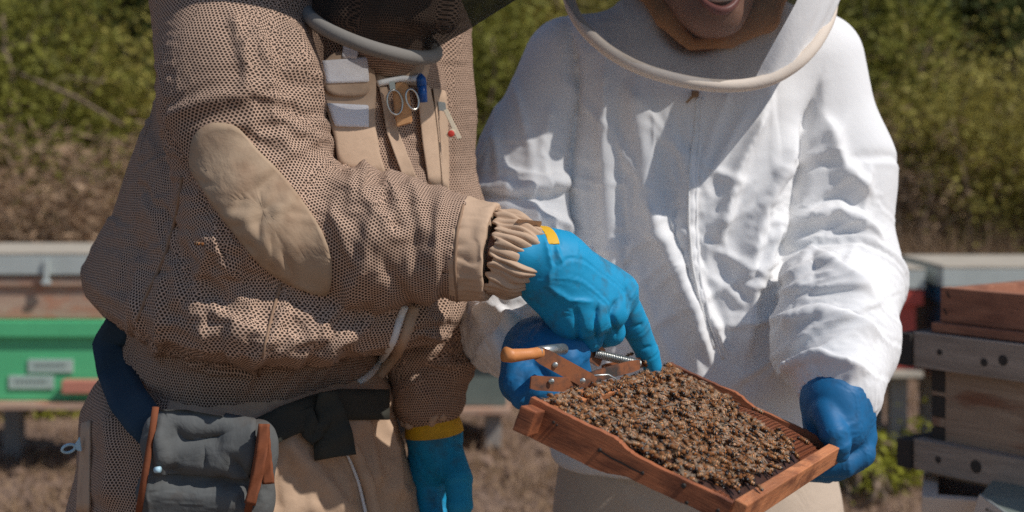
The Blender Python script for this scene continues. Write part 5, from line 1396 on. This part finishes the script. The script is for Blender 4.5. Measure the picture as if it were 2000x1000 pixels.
# cream box below it, with a zinc cover leaning on it
cbx = bpy.data.objects.new('beehive', None); COL.objects.link(cbx); cbx.matrix_world = T((1800 - 1000) / F * 2.27, 2.27, 0) @ Matrix.Rotation(math.radians(-17), 4, 'Z')
tag(cbx, 'cream painted hive box under the weathered wooden one, on concrete blocks', 'beehive')
MAT['cream_box'] = m_plain('cream_paint', (0.62, 0.51, 0.41), .65, .12, 12, .2, 90)
zb = z0 - .003
bm_obj('box', lambda bm: (box_bm(bm, T(LX / 2, .0125, zb - .15), LX, .025, .30, .003), box_bm(bm, T(LX / 2, DY - .0125, zb - .15), LX, .025, .30, .003),
                          box_bm(bm, T(.0125, DY / 2, zb - .15), .025, DY - .052, .299, .003), box_bm(bm, T(LX - .0125, DY / 2, zb - .15), .025, DY - .052, .299, .003)), MAT['cream_box'], cbx)
bm_obj('bottom_board', lambda bm: box_bm(bm, T(LX / 2, DY / 2, zb - .3165), LX + .02, DY + .04, .03, .003), MAT['old_grey'], cbx)
for sx in (.07, LX - .07):
    for sy in (.07, DY - .07):
        hh = zb - .334
        bm_obj('stand_leg', lambda bm: box_bm(bm, T(sx, sy, hh / 2 - .01), .11, .11, hh + .018, .004), MAT['concrete'], cbx)
MAT['sheet'] = m_plain('grey_green_sheet', (0.20, 0.235, 0.205), .5, .2, 20, .2, 90, .1)
cover = empty('metal_sheet', near(.12, .05, zr(960)), 'grey green folded metal sheet leaning on the cream hive box', 'metal sheet')
def sheet(name, A, B, C, D, mat, th=.003):
    bm = bmesh.new(); vs_ = [bm.verts.new(v) for v in (A, B, C, D)]; bm.faces.new(vs_)
    me = bpy.data.meshes.new(name); bm.to_mesh(me); bm.free(); o = link_mesh(name, me, mat, cover); s_ = o.modifiers.new('solidify', 'SOLIDIFY'); s_.thickness = th; return o
A, B = PV(1915, 968, 2.20), PV(2080, 1085, 2.0)
sheet('top_sheet', A, B, B + Vector((.10, .10, .045)), A + Vector((.07, .12, .01)), MAT['sheet'])
sk = sheet('side_sheet', A, B, B + Vector((-.012, -.01, -.035)), A + Vector((-.012, -.008, -.030)), MAT['cream_box'])
for k in range(10):
    for r in range(2):
        t = .12 + k * .055; p = A.lerp(B, t) + Vector((-.008, -.012, -.008 - r * .010))
        bm = bmesh.new(); bmesh.ops.create_uvsphere(bm, u_segments=8, v_segments=5, radius=.0026)
        for v in bm.verts: v.co = v.co + p
        me = bpy.data.meshes.new('vent_hole'); bm.to_mesh(me); bm.free(); link_mesh('vent_hole', me, MAT['iron'], sk)
tube('folded_edge', [A, A.lerp(B, .5), B], .0030, MAT['galv'], cover, 6)
# ------------------------------------------------------------------ ground, brush and trees behind
def height(x, y):
    h = .02 * math.sin(x * 1.3 + y * .7) + .015 * math.sin(x * 3.1 - y * 2.3)
    r = max(0, y - 8.6); return h + (r ** 1.25) * .30 if y < 40 else h + (31.4 ** 1.25) * .30
b = NB('dry_earth'); n1 = b.noise(1.3, 6, .6); n2 = b.noise(14, 6, .65); n3 = b.noise(60, 4, .6)
c = b.ramp(b.math('MULTIPLY_ADD', n2, .55, b.math('MULTIPLY', n1, .45)), [(.34, (0.11, 0.068, 0.046)), (.5, (0.26, 0.165, 0.112)), (.66, (0.40, 0.27, 0.19))])
c = b.mix(b.ramp(n3, [(.52, 0), (.7, .7)]), c, (0.13, 0.085, 0.06))
MAT['earth'] = b.set(c, .95, b.bump(b.math('MULTIPLY_ADD', n3, .3, n2), .9, .05))
gv = []; gf = []; xs = np.concatenate([np.linspace(-60, -8, 12), np.linspace(-7.6, 7.6, 78), np.linspace(8, 60, 12)]); ys = np.concatenate([np.linspace(-12, 0, 6), np.linspace(.4, 16, 80), np.linspace(17, 70, 24)])
for y in ys:
    for x in xs: gv.append((x, y, height(x, y) - (.035 if y < 4 else 0) + (rng.uniform(-.02, .02) if 4.4 < y < 14 else 0)))
nx = len(xs)
for a in range(len(ys) - 1):
    for q in range(nx - 1): gf.append((a * nx + q, a * nx + q + 1, (a + 1) * nx + q + 1, (a + 1) * nx + q))
gr = link_mesh('ground', py_mesh('ground', gv, gf), MAT['earth']); gr['kind'] = 'structure'

def m_leaf(name, col, var=.45):
    b = NB(name); oi = b.node('ShaderNodeNewGeometry'); r = oi.outputs['Random Per Island']
    c = b.mix(r, tuple(x * (1 - var) for x in col), tuple(x * (1 + var) for x in col)); b.set(c, .6)
    b.b.inputs['Specular IOR Level'].default_value = .2
    tl_ = b.node('ShaderNodeBsdfTranslucent'); b.l.new(c, tl_.inputs[0]); mx = b.node('ShaderNodeMixShader'); mx.inputs[0].default_value = .3
    b.l.new(b.b.outputs[0], mx.inputs[1]); b.l.new(tl_.outputs[0], mx.inputs[2]); b.l.new(mx.outputs[0], b.out.inputs[0]); return b.m
LEAF = {'green': m_leaf('green_leaves', (0.235, 0.23, 0.046)), 'dark': m_leaf('dark_leaves', (0.10, 0.125, 0.036)), 'yellow': m_leaf('yellow_green_leaves', (0.37, 0.32, 0.08)),
        'dry': m_leaf('dry_leaves', (0.42, 0.285, 0.18)), 'lime': m_leaf('lime_leaves', (0.30, 0.30, 0.035))}
MAT['bark'] = m_plain('pale_twigs', (0.24, 0.17, 0.115), .9, .3, 30, .5, 200)
MAT['darkbark'] = m_plain('dark_twigs', (0.09, 0.06, 0.042), .9, .3, 30, .5, 200)
def leaf_cloud(name, pts, nrm, size, mat, par, asp=.45):
    n = len(pts); d = rng.normal(size=(n, 3)); d[:, 2] *= .6; d /= np.linalg.norm(d, axis=1, keepdims=True)
    s_ = np.cross(d, rng.normal(size=(n, 3))); s_ /= np.linalg.norm(s_, axis=1, keepdims=True)
    L = size * rng.uniform(.6, 1.4, n)[:, None]; W_ = L * asp
    V = np.stack([pts - d * L * .5, pts + s_ * W_ * .5, pts + d * L * .5, pts - s_ * W_ * .5], 1).reshape(-1, 3)
    return link_mesh(name, mesh_np(name, V, np.arange(4 * n).reshape(-1, 4), False), mat, par)
def sticks(name, segs, mat, par):
    V = []; Fc = []
    for pts, r0, r1 in segs:
        v, f = tube_mesh(pts, list(np.linspace(r0, r1, len(pts))), 5); o = len(V); V += v; Fc += [tuple(i + o for i in q) for q in f]
    return link_mesh(name, py_mesh(name, V, Fc), mat, par)
def shrub(label, x, y, w_, h, leaf, n, size, seed, bark='bark', group='bushes on the slope behind the hives', cat='bush', low=.15, twigs=10, name='shrub', stretch=1.0):
    global rng
    rng = np.random.default_rng(seed); rd = random.Random(seed)
    z = height(x, y) - .03; n = int(n * (1.0 if leaf == 'dry' else 1.5))
    o = empty(name, (x, y, z), label, cat, group)
    segs = []; tips = []
    for k in range(twigs):
        a = rd.uniform(0, 6.28); rr = w_ * rd.uniform(.15, .95); hh = h * rd.uniform(.5, 1.0)
        tip = Vector((x + rr * math.cos(a), y + rr * math.sin(a) * .8, z + hh)); base = Vector((x + rd.uniform(-.1, .1), y + rd.uniform(-.1, .1), z))
        md = base.lerp(tip, .5) + Vector((rd.uniform(-.15, .15) * w_, rd.uniform(-.1, .1), .1 * h)); segs.append(([base, base.lerp(md, .5), md, md.lerp(tip, .6) + Vector((rd.uniform(-.05, .05), 0, .03)), tip], .016 + .008 * h, .004)); tips += [md, md.lerp(tip, .5), tip]
        for q in range(3):
            t2 = md.lerp(tip, rd.random()); e = t2 + Vector((rd.uniform(-.3, .3) * w_, rd.uniform(-.2, .2) * w_, rd.uniform(-.02, .3) * h)); segs.append(([t2, t2.lerp(e, .5) + Vector((0, 0, .03)), e], .006, .002)); tips.append(e)
    st = sticks('stems', segs, MAT[bark], o)
    C = np.array([tuple(t) for t in tips]); C = C[rng.integers(0, len(C), n // 28)]
    C = C + rng.normal(size=C.shape) * np.array([w_ * .16, w_ * .16, h * .12])
    ci = rng.integers(0, len(C), n); clump = rng.uniform(.05, .13, len(C))[ci][:, None] * (.6 + .5 * w_)
    p = C[ci] + rng.normal(size=(n, 3)) * clump * np.array([1, 1, .8 * stretch])
    p = p[p[:, 2] > z + low * h * rng.random(len(p))]
    leaf_cloud('foliage', p, None, size * (1.3 if leaf == 'dry' else .68), LEAF[leaf], o, .16 if leaf == 'dry' else .5)
    return o
def at(px, Y): return (px - 1000) / F * Y
# left bank
shrub('tall bright green bush with thin pale branches, behind the zinc lidded green hive', at(60, 9.2), 9.2, 1.0, 2.15, 'green', 9000, .075, 31, low=.25)
shrub('yellowish bush leaning out beside the beige sleeve, over the green hive', at(235, 9.6), 9.6, .8, 2.0, 'yellow', 5000, .07, 32, low=.3)
shrub('dark leafy thicket at the back of the bright green bush', at(-60, 10.8), 10.8, 1.5, 2.4, 'dark', 9000, .085, 33, 'darkbark')
shrub('dark leafy thicket behind the beekeeper in beige', at(330, 11.0), 11.0, 1.5, 2.5, 'dark', 9000, .085, 34, 'darkbark')
shrub('dry brown bramble low behind the lid of the green hive', at(60, 8.5), 8.5, .95, 1.15, 'dry', 6500, .06, 35, twigs=18)
shrub('dry twiggy bramble low beside the beige jacket', at(215, 8.7), 8.7, .7, 1.2, 'dry', 5000, .06, 36, twigs=16)
shrub('olive green bush seen between the two people', at(900, 9.4), 9.4, .75, 1.95, 'green', 7000, .07, 37)
shrub('yellow green bush behind the shoulder of the white suit', at(1010, 10.2), 10.2, .9, 2.2, 'yellow', 7000, .075, 38)
shrub('dark tall shrub far back between the two people', at(820, 11.3), 11.3, 1.3, 2.5, 'dark', 8000, .085, 39, 'darkbark')
shrub('dry russet bush low between the two people', at(925, 8.6), 8.6, .5, .75, 'dry', 2500, .055, 40, twigs=12)
shrub('dark green tree crown above the blue hive', at(1850, 11.6), 11.6, 1.7, 3.0, 'dark', 13000, .09, 41, 'darkbark', 'bushes on the slope behind the hives', 'tree', .3, 12, 'tree')
shrub('dark green thicket beside the white hood', at(1640, 11.0), 11.0, 1.2, 2.6, 'dark', 9000, .085, 42, 'darkbark')
shrub('bright green leafy bush just outside the white sleeve', at(1690, 10.0), 10.0, .6, 2.1, 'green', 4500, .07, 43, low=.45)
shrub('yellow green feathery bush above the broad cream lid', at(1900, 9.4), 9.4, .95, 1.45, 'yellow', 9000, .06, 44, stretch=1.5)
shrub('yellow green feathery bush at the edge of the slope past the cream lid', at(2080, 9.3), 9.3, .8, 1.4, 'yellow', 6000, .06, 45, stretch=1.5)
shrub('reddish bare twiggy bush between the white sleeve and the feathery bush', at(1750, 9.3), 9.3, .5, 1.25, 'dry', 2200, .05, 46, twigs=20)
shrub('green bush tucked behind the white suit', at(1330, 10.4), 10.4, 1.6, 2.3, 'green', 7000, .08, 47)
shrub('dark thicket behind the white suit', at(1250, 12.0), 12.0, 2.0, 2.6, 'dark', 8000, .09, 48, 'darkbark')
for k, (px, Y, w_, h, lf) in enumerate(((-250, 12.5, 2.0, 2.9, 'dark'), (200, 13.5, 2.2, 2.8, 'green'), (600, 12.5, 2.0, 2.8, 'dark'), (950, 13.8, 2.2, 2.6, 'yellow'), (1500, 13.5, 2.2, 2.8, 'dark'), (2000, 14.0, 2.4, 3.0, 'dark'), (2300, 12.0, 2.0, 2.8, 'green'))):
    shrub('far dense tree high on the slope ' + ('past the bright green bush and its dead branch', 'between the yellowish bush and the thicket', 'straight behind the beekeeper in beige', 'straight behind the gap between the two people', 'straight behind the white hood', 'behind the dark crown over the blue hive', 'past the feathery bush beyond the cream lid')[k], at(px, Y), Y, w_, h, lf, 9000, .11, 60 + k, 'darkbark', 'far trees filling the slope', 'tree', .1, 12, 'tree')
# the leaning dead branch in the bright bush
db = empty('dead_branch', (at(120, 8.9), 8.9, height(0, 8.9)), 'bare pale dead branch slanting through the bright green bush', 'branch')
sticks('limb', [([P(5, 90, 8.9), P(25, 140, 8.85), P(90, 165, 8.8), P(150, 190, 8.8), P(240, 245, 8.85)], .016, .008), ([P(5, 30, 8.9), P(12, 110, 8.9), P(35, 190, 8.9), P(60, 560, 8.9)], .008, .014)], MAT['bark'], db)
sticks('twig', [([P(90, 165, 8.8), P(130, 150, 8.8), P(205, 160, 8.8)], .006, .003), ([P(160, 200, 8.8), P(190, 165, 8.8), P(205, 150, 8.8)], .006, .003)], MAT['bark'], db)

# dry standing grass along the foot of the slope, litter on the ground
def blades(name, X, Y, Hh, Wd, mat, label, lean=.25):
    n = len(X); Z = np.array([height(x, y) for x, y in zip(X, Y)]) - .01
    a = rng.uniform(0, 6.28, n); dx, dy = np.cos(a), np.sin(a); l = rng.normal(0, lean, (n, 2)) * Hh[:, None]
    base = np.stack([X, Y, Z], 1); w_ = np.stack([dx * Wd, dy * Wd, np.zeros(n)], 1)
    mid = base + np.stack([l[:, 0] * .4, l[:, 1] * .4, Hh * .6], 1); tip = base + np.stack([l[:, 0], l[:, 1], Hh], 1)
    V = np.stack([base - w_, base + w_, mid + w_ * .6, mid - w_ * .6, tip], 1).reshape(-1, 3); i = np.arange(n)[:, None] * 5
    me = bpy.data.meshes.new(name)
    F4 = (i + [0, 1, 2, 3]).tolist(); F3 = (i + [3, 2, 4]).tolist(); me.from_pydata(V.tolist(), [], F4 + F3)
    o = link_mesh(name, me, mat); return tag(o, label, 'grass', None, 'stuff')
LEAF['straw'] = m_leaf('straw_blades', (0.34, 0.225, 0.135), .35)
rng = np.random.default_rng(99)
n = 30000; Y_ = rng.uniform(7.7, 10.2, n); X_ = rng.uniform(-1, 1, n) * Y_ * .48
blades('dry_grass', X_, Y_, rng.uniform(.2, .75, n) * (.7 + .5 * (X_ > 1.6)), rng.uniform(.003, .007, n), LEAF['straw'], 'dry straw coloured grass along the foot of the slope')
n = 26000; Y_ = rng.uniform(4.6, 8.5, n); X_ = rng.uniform(-1, 1, n) * Y_ * .5
blades('ground_litter', X_, Y_, rng.uniform(.02, .08, n), rng.uniform(.002, .006, n), LEAF['straw'], 'dry stalks and leaf litter strewn over the bare earth', .9)
def clods(n, seed):
    r_ = np.random.default_rng(seed); bm = bmesh.new(); V = []; Fc = []
    ico = bmesh.new(); bmesh.ops.create_icosphere(ico, subdivisions=1, radius=1); iv = np.array([tuple(v.co) for v in ico.verts]); fi = np.array([[v.index for v in f.verts] for f in ico.faces]); ico.free(); bm.free()
    Y = r_.uniform(4.6, 8.6, n); X = r_.uniform(-1, 1, n) * Y * .5; S = r_.gamma(1.5, .007, n) + .004
    for k in range(n):
        q = iv * (1 + r_.uniform(-.3, .3, (12 if len(iv) == 12 else len(iv), 1))) * S[k] * np.array([1, 1, .6]); V.append(q + [X[k], Y[k], height(X[k], Y[k]) + S[k] * .2]); Fc.append(fi + k * len(iv))
    o = link_mesh('clods', mesh_np('clods', np.concatenate(V), np.concatenate(Fc), False), MAT['earth']); return tag(o, 'small clods and stones scattered over the dry earth', 'stones', None, 'stuff')
clods(2600, 5)
def leafy(label, px, Y, w_, h, leaf, n, seed):
    shrub(label, at(px, Y), Y, w_, h, leaf, n, .05, seed, 'bark', 'low green weeds on the bare earth', 'weed', .05, 9, 'weed')
leafy('low lime green weeds under the green hive', 20, 6.7, .30, .24, 'lime', 700, 71)
leafy('low leafy weeds beside the salmon board of the green hive', 110, 6.8, .24, .20, 'lime', 500, 72)
leafy('green weed between the hanging arm and the white sleeve', 900, 7.2, .22, .62, 'lime', 900, 73)
leafy('low yellow green weeds left of the cream hive box', 1735, 5.5, .20, .20, 'lime', 550, 74)
leafy('small yellow weed at the foot of the battened hive', 1690, 5.35, .12, .15, 'lime', 250, 75)
